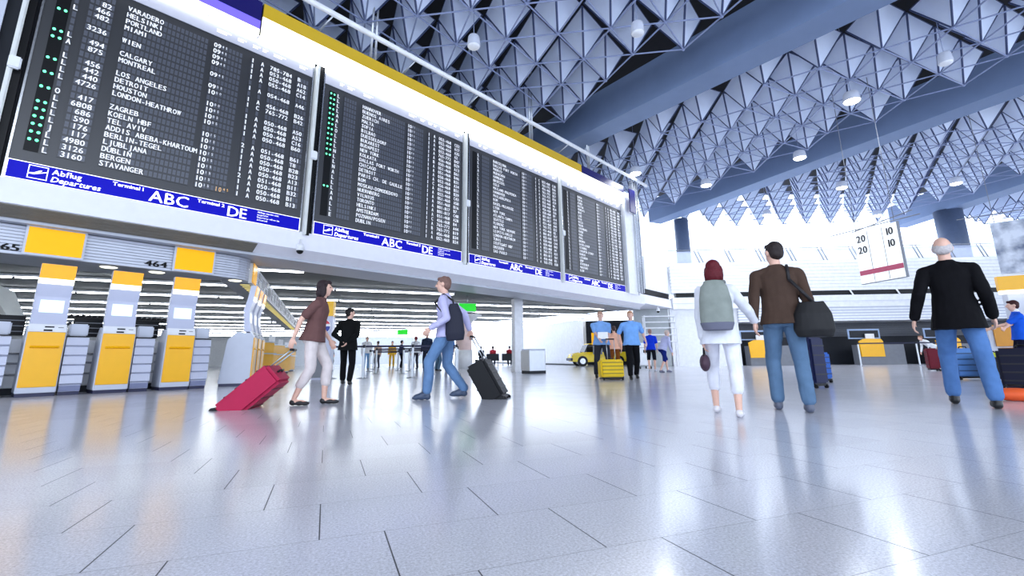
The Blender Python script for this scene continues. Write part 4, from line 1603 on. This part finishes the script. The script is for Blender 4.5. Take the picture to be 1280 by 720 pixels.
class Body:
    """closed shapes that are fused into one continuous skin"""
    def __init__(self):
        self.bm = bmesh.new()
    def cap(self, p, q, r, r2=None, seg=14):
        p, q = Vector(p), Vector(q)
        r2 = r if r2 is None else r2
        d = q - p
        L = d.length
        if L < 1e-5:
            return self
        z = d / L
        x = z.orthogonal().normalized()
        y = z.cross(x)
        rings = []
        prof = [(math.cos(t) * r, -math.sin(t) * r) for t in (1.3, 0.9, 0.45)] + [(r, 0.0), (r2, L)] + [(math.cos(t) * r2, L + math.sin(t) * r2) for t in (0.45, 0.9, 1.3)]
        for rr, h in prof:
            rings.append([self.bm.verts.new(p + z * h + (x * math.cos(2 * PI * i / seg) + y * math.sin(2 * PI * i / seg)) * rr) for i in range(seg)])
        self._skin(rings)
        return self
    def _skin(self, rings):
        n = len(rings[0])
        for a, b in zip(rings[:-1], rings[1:]):
            for i in range(n):
                self.bm.faces.new((a[i], a[(i + 1) % n], b[(i + 1) % n], b[i]))
        self.bm.faces.new(list(reversed(rings[0])))
        self.bm.faces.new(rings[-1])
    def ell(self, c, rad, M=None, seg=16, rings=10):
        mt = Matrix.Translation(c) @ (M.to_4x4() if M is not None else Matrix.Identity(4)) @ Matrix.Diagonal((rad[0], rad[1], rad[2], 1))
        bmesh.ops.create_uvsphere(self.bm, u_segments=seg, v_segments=rings, radius=1.0, matrix=mt)
        return self
    def loft(self, secs, seg=20):
        """secs: (centre, x axis, y axis, rx, ry) from bottom to top"""
        rings = []
        for c, ax, ay, rx, ry in secs:
            ring = []
            for i in range(seg):
                a = 2 * PI * i / seg
                ca, sa = math.cos(a), math.sin(a)
                ca = math.copysign(abs(ca) ** 0.85, ca)
                sa = math.copysign(abs(sa) ** 0.85, sa)
                ring.append(self.bm.verts.new(Vector(c) + ax * (ca * rx) + ay * (sa * ry)))
            rings.append(ring)
        self._skin(rings)
        return self
    def fuse(self, name, material, parent, vox, smooth=3, wrinkle=0.0, wscale=14.0):
        me = bpy.data.meshes.new(name)
        bmesh.ops.recalc_face_normals(self.bm, faces=self.bm.faces)
        self.bm.to_mesh(me)
        self.bm.free()
        t = bpy.data.objects.new(name, me)
        C.objects.link(t)
        m = t.modifiers.new('r', 'REMESH')
        m.mode = 'VOXEL'
        m.voxel_size = vox
        m.use_smooth_shade = True
        if smooth:
            s = t.modifiers.new('s', 'SMOOTH')
            s.iterations = smooth
            s.factor = 0.5
        bpy.context.view_layer.update()
        dg = bpy.context.evaluated_depsgraph_get()
        out = bpy.data.meshes.new_from_object(t.evaluated_get(dg))
        bpy.data.objects.remove(t)
        bpy.data.meshes.remove(me)
        out.name = name
        if wrinkle:
            ns = [v.normal.copy() for v in out.vertices]
            for v, n in zip(out.vertices, ns):
                q = v.co
                f = mnoise.noise(Vector((q.x * wscale, q.y * wscale, q.z * wscale * 0.55 + 7))) + 0.5 * mnoise.noise(Vector((q.x * wscale * 2.1 + 3, q.y * wscale * 2.1, q.z * wscale * 1.3)))
                v.co = q + n * (f * wrinkle)
        out.polygons.foreach_set('use_smooth', [True] * len(out.polygons))
        out.materials.clear()
        out.materials.append(material)
        o = bpy.data.objects.new(name, out)
        C.objects.link(o)
        o.parent = parent
        return o

def ik(a, b, l1, l2, pole):
    """middle joint of a two bone chain from a to b, bending towards the pole"""
    d = b - a
    L = min(d.length, (l1 + l2) * 0.999)
    u = d.normalized()
    x = (l1 * l1 - l2 * l2 + L * L) / (2 * L)
    h = math.sqrt(max(0.0, l1 * l1 - x * x))
    p = pole - u * pole.dot(u)
    p = p.normalized() if p.length > 1e-4 else u.orthogonal()
    return a + u * x + p * h

def figure(label, loc, heading, H=1.75, feet=None, hands=None, lean=0.0, twist=0.0, look=(0.0, 0.0), build=1.0, vox=0.011,
           top=((60, 60, 60), 'long'), bottom=((60, 60, 90), 'full'), shoes=(30, 30, 34), hair=((40, 30, 26), 'short'), skin=None,
           jacket=False, collar=None, group=None, hip=None, seat=False, female=False, barefeet=False, elbow_out=0.25, wr=0.005, belt=False, elbow_poles=None):
    """heading: direction walked (world x, y). feet, hands: (left, right) world points of the sole and the wrist"""
    loc = Vector((loc[0], loc[1], 0))
    rotz = math.atan2(heading[1], heading[0]) - PI / 2
    root = thing('person', label, 'person', loc, rotz, group)
    Ri = Matrix.Rotation(-rotz, 3, 'Z')
    s = H / 1.75
    def toloc(p):
        p = Vector(p)
        return (Ri @ (p - loc)) / s
    X, Y, Z = Vector((1, 0, 0)), Vector((0, 1, 0)), Vector((0, 0, 1))
    hw = 0.085 if not female else 0.09
    if feet is None:
        fl, fr = Vector((-0.11, 0.02, 0)), Vector((0.11, -0.02, 0))
    else:
        fl, fr = toloc(feet[0]), toloc(feet[1])
    ank = [f + Vector((0, -0.04, 0.085)) for f in (fl, fr)]
    hx = (ank[0].x + ank[1].x) / 2 if hip is None else toloc(hip).x
    hy = (ank[0].y + ank[1].y) / 2 if hip is None else toloc(hip).y
    hz = 0.925
    if hip is not None and len(hip) > 2:
        hz = hip[2] / s
    for i, a in enumerate(ank):
        dx, dy = a.x - (hx + (-hw, hw)[i]), a.y - hy
        q = 0.845 ** 2 - dx * dx - dy * dy
        if not seat and q > 0:
            hz = min(hz, math.sqrt(q) + a.z)
    P = Vector((hx, hy, hz))
    up = (Z * math.cos(lean) + Y * math.sin(lean)).normalized()
    fw = (Y * math.cos(lean) - Z * math.sin(lean)).normalized()
    tw = Matrix.Rotation(twist, 3, up)
    sx = tw @ X
    sf = tw @ fw
    neck = P + up * 0.52
    shw = (0.185 if not female else 0.16) * build
    sh = [neck - up * 0.085 - sx * shw, neck - up * 0.085 + sx * shw]
    hd = neck + up * 0.07 + Vector((0, 0, 0.085)) + sf * 0.025
    HR = Matrix.Rotation(rotz * 0 + look[0], 3, 'Z') @ Matrix.Rotation(look[1], 3, 'X')
    # legs
    hips = [P - X * hw - Z * 0.02, P + X * hw - Z * 0.02]
    knees = [ik(hips[i], ank[i], 0.43, 0.42, Y + X * (-0.15, 0.15)[i]) for i in (0, 1)]
    # arms
    wr_ = []
    for i in (0, 1):
        if hands is not None and hands[i] is not None:
            t = toloc(hands[i])
            d = t - sh[i]
            if d.length > 0.53:
                t = sh[i] + d.normalized() * 0.53
            wr_.append(t)
        else:
            wr_.append(sh[i] + Vector(((-0.06, 0.06)[i], 0.04, -0.52)))
    poles = [(-fw + sx * (-elbow_out, elbow_out)[i] - Z * 0.1) for i in (0, 1)]
    if elbow_poles:
        poles = [Vector(p) if p else q for p, q in zip(elbow_poles, poles)]
    elb = [ik(sh[i], wr_[i], 0.285, 0.255, poles[i]) for i in (0, 1)]
    def S(v):
        return Vector(v) * s
    near = vox < 0.0105
    # ---- the body, one continuous surface
    b = Body()
    b.loft([(S(P - up * 0.08), X, fw, 0.12 * s, 0.085 * s), (S(P + up * 0.02), X, fw, 0.145 * s * build, 0.095 * s), (S(P + up * 0.2), sx, sf, 0.12 * s * build, 0.085 * s),
            (S(P + up * 0.36), sx, sf, 0.145 * s * build, 0.095 * s), (S(P + up * 0.46), sx, sf, 0.13 * s * build, 0.075 * s), (S(P + up * 0.52), sx, sf, 0.06 * s, 0.05 * s)])
    b.cap(S(neck - up * 0.05), S(hd - Z * 0.05), 0.056 * s, 0.052 * s)
    # head: skull, face, jaw
    def hp(x, y, z):
        return S(hd + HR @ Vector((x, y, z)))
    b.ell(hp(0, -0.012, 0.022), (0.074 * s, 0.092 * s, 0.092 * s), HR)
    b.ell(hp(0, 0.022, -0.03), (0.060 * s, 0.072 * s, 0.085 * s), HR)
    b.ell(hp(0, 0.045, -0.083), (0.036 * s, 0.034 * s, 0.030 * s), HR)
    b.cap(hp(0, 0.088, 0.015), hp(0, 0.110, -0.025), 0.010 * s, 0.015 * s, 10)
    b.cap(hp(-0.035, 0.078, 0.022), hp(0.035, 0.078, 0.022), 0.012 * s, None, 10)
    for e in (-1, 1):
        b.ell(hp(e * 0.077, -0.006, -0.008), (0.011 * s, 0.02 * s, 0.033 * s), HR, 10, 8)
    for i in (0, 1):
        b.cap(S(neck - up * 0.03), S(sh[i]), 0.045 * s, 0.045 * s)
        b.cap(S(sh[i]), S(elb[i]), 0.047 * s, 0.036 * s)
        b.cap(S(elb[i]), S(wr_[i]), 0.037 * s, 0.025 * s)
        # hand: palm, four bent fingers, thumb from the side
        d = (wr_[i] - elb[i]).normalized()
        d = (d + Vector((0, 0, -0.25))).normalized()
        e = -1 if i == 0 else 1
        side_ = (X * -e - d * d.dot(X * -e)).normalized()       # palm faces the thigh
        fwd_ = d.cross(side_).normalized()
        if fwd_.dot(Y) < 0:
            fwd_ = -fwd_
        pc = wr_[i] + d * 0.055
        Mh = Matrix((fwd_, side_, d)).transposed()
        b.ell(S(pc), (0.040 * s, 0.018 * s, 0.058 * s), Mh, 12, 8)
        fr_ = 0.0088 * s if near else 0.011 * s
        for j, (off, ln) in enumerate(((0.029, 0.068), (0.010, 0.078), (-0.009, 0.072), (-0.027, 0.056))):
            k0_ = pc + d * 0.040 + fwd_ * off
            k1_ = k0_ + (d * 0.92 + side_ * 0.35).normalized() * ln * 0.5
            k2_ = k1_ + (d * 0.55 + side_ * 0.85).normalized() * ln * 0.5
            b.cap(S(k0_ - d * 0.02), S(k1_), fr_, None, 8)
            b.cap(S(k1_), S(k2_), fr_ * 0.95, fr_ * 0.8, 8)
        t0 = pc + fwd_ * 0.034 - d * 0.015
        t1 = t0 + (d * 0.7 + fwd_ * 0.55 + side_ * 0.3).normalized() * 0.036
        t2 = t1 + (d * 0.95 + side_ * 0.4).normalized() * 0.028
        b.cap(S(t0), S(t1), fr_ * 1.15, None, 8)
        b.cap(S(t1), S(t2), fr_ * 1.05, fr_ * 0.85, 8)
        # leg and foot
        b.cap(S(hips[i]), S(knees[i]), 0.075 * s, 0.048 * s)
        calf = knees[i].lerp(ank[i], 0.3) - Y * 0.012
        b.cap(S(knees[i]), S(calf), 0.047 * s, 0.050 * s)
        b.cap(S(calf), S(ank[i]), 0.050 * s, 0.033 * s)
        sole = (fl, fr)[i]
        b.cap(S(ank[i] - Z * 0.035), S(sole + Vector((0, 0.10, 0.035))), 0.036 * s, 0.03 * s)
    b.fuse('body', skin or M_skin, root, vox * s, 3)
    if near:
        for e in (-1, 1):
            k = MB().m(M_eye)
            k.ball(hp(e * 0.028, 0.084, 0.004), (0.011 * s, 0.007 * s, 0.007 * s), 10, 6)
            k.build('eye', None, root)
        k = MB().m(M_lip)
        k.ball(hp(0, 0.083, -0.055), (0.022 * s, 0.008 * s, 0.006 * s), 10, 6)
        k.build('mouth', None, root)
    # ---- hair
    hc, hs_ = hair
    if hs_ != 'none':
        hb = Body()
        hb.ell(hp(0, -0.022, 0.034), (0.081 * s, 0.094 * s, 0.088 * s), HR)
        hb.ell(hp(0, -0.050, -0.010), (0.074 * s, 0.058 * s, 0.075 * s), HR)
        hb.ell(hp(0, 0.045, 0.075), (0.060 * s, 0.045 * s, 0.032 * s), HR)
        if hs_ == 'bob':
            hb.ell(hp(0, -0.045, -0.055), (0.098 * s, 0.070 * s, 0.105 * s), HR)
            for e in (-1, 1):
                hb.ell(hp(e * 0.078, 0.005, -0.05), (0.026 * s, 0.045 * s, 0.095 * s), HR)
        if hs_ == 'rim':
            hb.bm.free()
            hb = Body()
            hb.ell(hp(0, -0.055, -0.015), (0.076 * s, 0.050 * s, 0.062 * s), HR)
            for e in (-1, 1):
                hb.ell(hp(e * 0.066, -0.02, 0.0), (0.016 * s, 0.045 * s, 0.05 * s), HR)
        hb.fuse('hair', mat('hair_%d_%d_%d' % hc, hc, 0.6, var=0.15, scale=60, spec=0.25), root, max(vox * 0.8, 0.007) * s, 2, 0.004, 40)
    # ---- trousers
    bc, bl = bottom
    if bl:
        g = Body()
        g.loft([(S(P - up * 0.10), X, fw, 0.10 * s, 0.09 * s), (S(P - up * 0.02), X, fw, 0.168 * s * build, 0.122 * s), (S(P + up * 0.08), X, fw, 0.152 * s * build, 0.108 * s), (S(P + up * 0.13), X, fw, 0.14 * s * build, 0.098 * s)])
        lim = {'full': 1.0, 'capri': 0.62, 'shorts': 0.0}[bl]
        for i in (0, 1):
            g.ell(S(hips[i] - Y * 0.04 - Z * 0.01), (0.086 * s * build, 0.088 * s, 0.10 * s))
            g.cap(S(hips[i]), S(knees[i]), 0.093 * s * build, 0.072 * s)
            if lim > 0:
                a = knees[i].lerp(ank[i], 0.45 if lim == 1 else 0.35) - Y * 0.008
                e_ = knees[i].lerp(ank[i], 1.0 if lim == 1 else lim)
                g.cap(S(knees[i]), S(a), 0.072 * s, 0.068 * s)
                g.cap(S(a), S(e_ + Z * 0.04), 0.068 * s, (0.064 if lim == 1 else 0.062) * s)
        g.fuse('trousers' if bl != 'shorts' else 'shorts', mat('cloth_%d_%d_%d' % bc, bc, 0.8, var=0.10, scale=9, spec=0.12), root, vox * s, 2, wr * s, 13)
    # ---- top
    tc_, tl = top
    if tl:
        g = Body()
        low = -0.16 if jacket else -0.075
        gx = 1.0 if not jacket else 1.10
        g.loft([(S(P + up * low - fw * 0.012), X, fw, 0.206 * s * build * (gx * 0.5 + 0.5), 0.168 * s * gx), (S(P + up * 0.06), X, fw, 0.172 * s * build * (gx * 0.5 + 0.5), 0.132 * s * gx), (S(P + up * 0.2), sx, sf, 0.160 * s * build, 0.118 * s * gx),
                (S(P + up * 0.36), sx, sf, 0.180 * s * build, 0.125 * s), (S(P + up * 0.43), sx, sf, 0.165 * s * build, 0.105 * s), (S(P + up * 0.49), sx, sf, 0.105 * s, 0.078 * s),
                (S(P + up * 0.54), sx, sf, 0.064 * s, 0.062 * s)])
        for i in (0, 1):
            g.cap(S(neck - up * 0.035), S(sh[i] + up * 0.0), 0.056 * s, 0.060 * s)
            g.ell(S(sh[i] - up * 0.012), (0.060 * s, 0.064 * s, 0.064 * s))
            if tl == 'long':
                g.cap(S(sh[i]), S(elb[i]), 0.060 * s * (gx * 0.5 + 0.5), 0.052 * s * gx)
                g.cap(S(elb[i]), S(elb[i].lerp(wr_[i], 0.94)), 0.054 * s * gx, 0.042 * s * gx)
            elif tl == 'short':
                g.cap(S(sh[i]), S(sh[i].lerp(elb[i], 0.72)), 0.061 * s, 0.062 * s)
        g.fuse('jacket' if jacket else 'shirt', mat('cloth_%d_%d_%d' % tc_, tc_, 0.8, var=0.08, scale=9, spec=0.12), root, vox * s, 2, wr * s, 12)
    if collar:
        k = Body()
        k.cap(S(neck - up * 0.01), S(neck + up * 0.035), 0.070 * s, 0.062 * s)
        k.fuse('collar', mat('cloth_%d_%d_%d' % collar, collar, 0.7), root, vox * 0.9 * s, 2)
    # ---- shoes
    for i in (0, 1):
        sole = (fl, fr)[i]
        sb = Body()
        sb.ell(S(sole + Vector((0, -0.045, 0.043))), (0.041 * s, 0.05 * s, 0.042 * s))
        sb.ell(S(sole + Vector((0, 0.035, 0.034))), (0.042 * s, 0.085 * s, 0.034 * s))
        sb.ell(S(sole + Vector((0, 0.10, 0.028))), (0.044 * s, 0.065 * s, 0.028 * s))
        if not barefeet:
            sb.ell(S(sole + Vector((0, -0.03, 0.075))), (0.044 * s, 0.055 * s, 0.035 * s))
            sb.ell(S(sole + Vector((0, 0.045, 0.045))), (0.046 * s, 0.10 * s, 0.042 * s))
            sb.ell(S(sole + Vector((0, 0.01, 0.07))), (0.043 * s, 0.07 * s, 0.035 * s))
        sb.fuse('shoe', mat('shoe_%d_%d_%d' % shoes, shoes, 0.4), root, min(vox, 0.010) * s, 2)
    root['_s'] = s
    del root['_s']
    return dict(root=root, neck=neck * s, sh=[v * s for v in sh], hip=P * s, wr=[v * s for v in wr_], up=up, fw=sf, sx=sx, s=s)
# couple walking away, hand in hand
AW = (0.45, 0.9)
hold = (2.50, 4.86, 0.90)
w1 = figure('woman in white with red brown hair, wearing a grey backpack, seen from behind', (2.12, 4.72), AW, 1.57,
            feet=((2.06, 4.95, 0.0), (2.10, 4.55, 0.0)), hands=((1.90, 4.75, 0.66), hold), female=True, vox=0.0085,
            top=((226, 228, 236), 'long'), jacket=True, bottom=((230, 231, 240), 'capri'), shoes=(222, 218, 222), hair=((92, 24, 34), 'bob'), barefeet=True, wr=0.006)
m1 = figure('man in brown sweater and blue jeans, holding hands with the woman in white', (2.90, 4.96), AW, 1.80,
            feet=((2.78, 5.12, 0.0), (2.93, 4.84, 0.0)), hands=(hold, (3.10, 4.95, 0.92)), vox=0.0085, look=(0.55, 0.0), build=1.04,
            top=((74, 58, 50), 'long'), bottom=((90, 118, 148), 'full'), shoes=(86, 92, 110), hair=((44, 36, 36), 'short'), jacket=False, wr=0.006)
# older man in a dark blazer
m2 = figure('tall older man with thin grey hair in dark blazer and blue jeans, at the right', (4.90, 5.2), (0.66, 0.75), 1.92, elbow_out=0.05,
            feet=((4.98, 5.50, 0.0), (4.93, 4.98, 0.0)), hands=((4.60, 5.38, 0.95), (5.20, 5.08, 0.95)), vox=0.0085, build=1.0, jacket=True,
            top=((14, 14, 18), 'long'), bottom=((82, 120, 174), 'full'), shoes=(16, 16, 18), hair=((196, 190, 190), 'rim'), wr=0.006)
# woman at left pulling the crimson suitcase
w2 = figure('woman walking right in brown top and cropped beige trousers, pulling the crimson suitcase', (-2.60, 6.18), (1.0, 0.12), 1.66,
            feet=((-2.42, 6.30, 0.0), (-2.72, 6.10, 0.0)), hands=((-2.48, 6.42, 0.82), (-2.76, 5.93, 0.82)), lean=0.12, female=True, vox=0.0085,
            top=((106, 76, 74), 'short'), bottom=((214, 204, 202), 'capri'), shoes=(18, 18, 22), hair=((46, 34, 38), 'bob'), barefeet=True, wr=0.006)
# man in the black suit with his hands behind his back
m3 = figure('man in a black suit standing with hands clasped behind his back, looking right', (-3.78, 11.0), (-0.15, 1.0), 1.80,
            feet=((-3.98, 11.25, 0.0), (-3.70, 10.9, 0.0)), hands=((-3.92, 10.90, 0.97), (-3.80, 10.88, 0.94)), look=(-1.0, 0.0), vox=0.010, jacket=True, elbow_poles=((-1, -0.3, -0.6), (1, -0.3, -0.6)),
            top=((15, 17, 18), 'long'), bottom=((14, 15, 18), 'full'), shoes=(12, 12, 14), hair=((24, 18, 18), 'short'), build=1.02)
# walking man in the centre
m4 = figure('man in pale lavender shirt and blue jeans walking left at the centre', (-0.98, 6.86), (-1.0, 0.08), 1.82,
            feet=((-1.24, 6.72, 0.0), (-0.76, 7.0, 0.02)), hands=((-1.15, 6.62, 0.98), (-0.64, 7.0, 0.97)), vox=0.0085, lean=0.06,
            top=((188, 186, 222), 'long'), bottom=((98, 130, 170), 'full'), shoes=(58, 72, 96), hair=((120, 92, 84), 'short'), wr=0.006)
# two officers in pale blue shirts
figure('officer in pale blue shirt and dark grey trousers behind the yellow trolley case', (2.42, 12.9), (-0.1, -1.0), 1.84,
       feet=((2.54, 12.62, 0.0), (2.26, 13.06, 0.0)), hands=((2.50, 12.5, 1.02), (2.28, 12.5, 1.02)), vox=0.011,
       top=((126, 170, 226), 'short'), bottom=((44, 46, 54), 'full'), shoes=(14, 14, 16), hair=((176, 140, 120), 'short'), build=1.12)
figure('officer in pale blue shirt and black trousers, right of the other officer', (3.05, 12.2), (-0.1, -1.0), 1.80,
       feet=((3.20, 12.45, 0.0), (2.92, 11.95, 0.0)), hands=((3.42, 12.2, 0.93), (2.72, 12.2, 0.93)), vox=0.011,
       top=((120, 170, 232), 'short'), bottom=((14, 15, 20), 'full'), shoes=(12, 12, 14), hair=((196, 150, 120), 'short'), build=1.12)
figure('person in a peach top seen between the two officers, farther back', (3.72, 17.4), (0.1, 1.0), 1.70,
       vox=0.014, top=((230, 176, 150), 'long'), bottom=((120, 66, 26), 'full'), shoes=(60, 40, 30), hair=((70, 52, 50), 'short'))
figure('person in a bright blue shirt and dark shorts, right of the officers', (5.22, 18.0), (0.3, 1.0), 1.62, lean=0.12,
       vox=0.013, top=((20, 58, 206), 'short'), bottom=((18, 18, 30), 'shorts'), shoes=(190, 190, 200), hair=((150, 120, 110), 'short'))
figure('person in pale lilac top and navy shorts bending forward beside the bright blue shirt', (5.25, 16.7), (1.0, 0.4), 1.58, lean=0.45,
       feet=((5.45, 16.85, 0.0), (5.12, 16.6, 0.0)), vox=0.013, top=((186, 190, 224), 'long'), bottom=((22, 36, 110), 'shorts'), shoes=(110, 110, 130), hair=((200, 180, 170), 'short'))
# the queue behind the barriers
Q = [((-7.75, 25.2), (0.4, -0.9), 1.78, (232, 234, 238), 'long', (110, 158, 206), 'full', (36, 30, 30), 'person in white shirt and light blue jeans, nearest the man in black suit'),
     ((-4.15, 22.9), (0.1, -1.0), 1.84, (44, 54, 76), 'long', (40, 46, 62), 'full', (120, 100, 92), 'man in navy jacket facing the hall in the queue, left of the walking man'),
     ((-5.25, 25.6), (-0.5, 0.8), 1.78, (226, 230, 236), 'long', (62, 60, 70), 'full', (120, 44, 50), 'person in white top with reddish hair in the queue, left of the navy jacket'),
     ((-3.45, 21.9), (0.6, 0.8), 1.74, (92, 122, 134), 'long', (84, 112, 136), 'full', (60, 50, 46), 'person in grey teal clothes in the queue, right of the navy jacket'),
     ((-2.95, 21.9), (-0.4, 0.9), 1.72, (40, 110, 196), 'short', (44, 66, 116), 'full', (54, 46, 44), 'person in blue shirt at the right end of the queue'),
     ((-7.0, 30.0), (0.8, 0.6), 1.74, (30, 44, 74), 'long', (20, 22, 30), 'full', (30, 26, 26), 'person in dark navy top farther back in the queue, near the middle'),
     ((-8.6, 30.2), (-0.7, 0.7), 1.72, (206, 176, 150), 'short', (86, 90, 102), 'full', (70, 60, 52), 'person in tan top farther back in the queue'),
     ((-8.0, 31.5), (0.2, -1.0), 1.76, (240, 190, 60), 'long', (230, 182, 70), 'full', (60, 46, 40), 'person dressed in yellow farther back in the queue'),
     ((-9.0, 23.5), (0.5, 0.8), 1.70, (72, 74, 84), 'long', (52, 54, 62), 'full', (44, 38, 38), 'person in grey clothes near the vending machine, behind the barriers')]
for (p, hd_, h_, tcol, tl_, bcol, bl_, hcol, lb) in Q:
    figure(lb, p, hd_, h_, vox=0.016, top=(tcol, tl_), bottom=(bcol, bl_), hair=(hcol, 'short'), shoes=(40, 40, 46))
# far right: clerk, bending person
figure('clerk in a bright blue shirt with dark brown hair at the right edge', (10.62, 9.95), (-0.9, 0.5), 1.68,
       hands=((10.2, 10.15, 1.05), (10.22, 9.85, 1.02)), vox=0.011, top=((30, 92, 214), 'short'), bottom=((16, 18, 40), 'full'), shoes=(20, 20, 26), hair=((58, 26, 30), 'short'), collar=(226, 230, 240), female=True)
figure('person in white bending over in front of a far yellow counter', (21.0, 23.9), (-1.0, 0.1), 1.75, lean=0.9,
       feet=((20.8, 24.0, 0.0), (21.25, 23.85, 0.0)), vox=0.015, top=((236, 238, 242), 'long'), bottom=((228, 230, 236), 'full'), shoes=(60, 60, 70), hair=((150, 110, 90), 'short'))
for x, col, lb in ((-1.45, (176, 48, 60), 'person in a red top sitting far back on the middle low seat'), (-0.25, (150, 40, 48), 'person in a dark red top sitting far back by the white pillar'), (-2.3, (40, 42, 52), 'person in dark clothes sitting far back on the left low seat')):
    figure(lb, (x, 34.28), (0.0, 1.0), 1.70, hip=(x, 34.28, 0.62), feet=((x - 0.1, 34.72, 0.0), (x + 0.1, 34.72, 0.0)), seat=True, vox=0.018, top=(col, 'long'), bottom=((40, 42, 52), 'full'), shoes=(24, 24, 28), hair=((60, 46, 42), 'short'),
           hands=((x - 0.12, 34.55, 0.68), (x + 0.12, 34.55, 0.68)))

# things carried
def carried(name, label, cat, f):
    return thing(name, label, cat, f['root'].location, f['root'].rotation_euler.z)
bp = carried('backpack', 'grey green backpack on the back of the woman in white', 'backpack', w1)
n, u, fwd, sx = w1['neck'], w1['up'], w1['fw'], w1['sx']
k = Body()
c = n - u * 0.22 - fwd * 0.20
k.loft([(c - u * 0.26, sx, fwd, 0.125, 0.075), (c - u * 0.2, sx, fwd, 0.15, 0.095), (c, sx, fwd, 0.15, 0.095), (c + u * 0.16, sx, fwd, 0.125, 0.08), (c + u * 0.22, sx, fwd, 0.08, 0.05)])
k.fuse('pack', mat('pack_grey_green', (134, 142, 136), 0.8, var=0.1, scale=10), bp, 0.010, 3, 0.005, 12)
k = Body()
k.loft([(c - u * 0.265 - fwd * 0.005, sx, fwd, 0.13, 0.082), (c - u * 0.19 - fwd * 0.005, sx, fwd, 0.157, 0.102)])
k.fuse('base_panel', mat('pack_slate', (104, 106, 124), 0.8), bp, 0.010, 2)
for e in (-1, 1):
    k = MB().m(mat('pack_strap', (112, 118, 116), 0.8))
    k.path([c + sx * 0.07 * e + u * 0.2 - fwd * 0.02, n + sx * 0.09 * e + u * 0.012 - fwd * 0.01, n + sx * 0.10 * e - u * 0.10 + fwd * 0.115, n + sx * 0.13 * e - u * 0.26 + fwd * 0.06, c + sx * 0.13 * e - u * 0.16], 0.016, 8)
    k.build('strap', None, bp)
hb_ = carried('handbag', 'small dark handbag swinging from the left hand of the woman in white', 'bag', w1)
k = Body()
wl = w1['wr'][0]
k.ell(wl + Vector((0, 0.0, -0.24)), (0.05, 0.12, 0.085))
k.fuse('bag_body', mat('bag_plum', (66, 42, 58), 0.6, var=0.2), hb_, 0.009, 2)
k = MB().m(M_black)
k.path([wl + Vector((0, -0.08, -0.2)), wl + Vector((0, -0.03, -0.1)), wl + Vector((0, 0.03, -0.1)), wl + Vector((0, 0.08, -0.2))], 0.008, 6)
k.build('handle', None, hb_)
sb_ = carried('shoulder_bag', 'large black shoulder bag hanging at the right hip of the man in brown', 'bag', m1)
n, u, fwd, sx = m1['neck'], m1['up'], m1['fw'], m1['sx']
c = m1['hip'] + sx * 0.26 - fwd * 0.13 - u * 0.03
k = Body()
k.loft([(c - u * 0.19, sx, fwd, 0.15, 0.085), (c - u * 0.12, sx, fwd, 0.18, 0.11), (c + u * 0.04, sx, fwd, 0.165, 0.10), (c + u * 0.16, sx, fwd, 0.11, 0.06)])
k.fuse('bag_body', mat('bag_black', (13, 14, 18), 0.7, var=0.2), sb_, 0.010, 3, 0.006, 10)
k = MB().m(mat('bag_strap_dark', (30, 28, 32), 0.7))
k.path([c + u * 0.12 + sx * 0.05, n - u * 0.16 + sx * 0.10 - fwd * 0.135, n + sx * 0.10 - u * 0.005 - fwd * 0.06, n + sx * 0.10 - u * 0.02 + fwd * 0.07, n - u * 0.2 + sx * 0.13 + fwd * 0.14, c + u * 0.12 + fwd * 0.15], 0.016, 8)
k.build('strap', None, sb_)
sb2 = carried('shoulder_bag', 'long navy shoulder bag at the side of the walking man in lavender', 'bag', m4)
n, u, fwd, sx = m4['neck'], m4['up'], m4['fw'], m4['sx']
c = m4['hip'] - sx * 0.20 - fwd * 0.16 + u * 0.12
k = Body()
k.loft([(c - u * 0.26, fwd, sx, 0.12, 0.06), (c - u * 0.16, fwd, sx, 0.14, 0.075), (c + u * 0.1, fwd, sx, 0.12, 0.065), (c + u * 0.26, fwd, sx, 0.06, 0.03)])
k.fuse('bag_body', mat('bag_navy', (18, 22, 44), 0.7), sb2, 0.011, 3)
k = MB().m(mat('bag_strap_dark', (30, 28, 32), 0.7))
k.path([c + u * 0.24, n - sx * 0.11 - u * 0.1 - fwd * 0.13, n - sx * 0.11 + u * 0.0, n - sx * 0.12 - u * 0.12 + fwd * 0.13, c + u * 0.1 + fwd * 0.13], 0.014, 8)
k.build('strap', None, sb2)
sp_ = carried('folder', 'white sheet of papers held by the left officer', 'papers', dict(root=bpy.data.objects['person.006']))
k = MB().m(M_white)
k.box(-0.13, 0.13, 0.40, 0.415, 1.02, 1.2)
k.build('sheet', None, sp_)
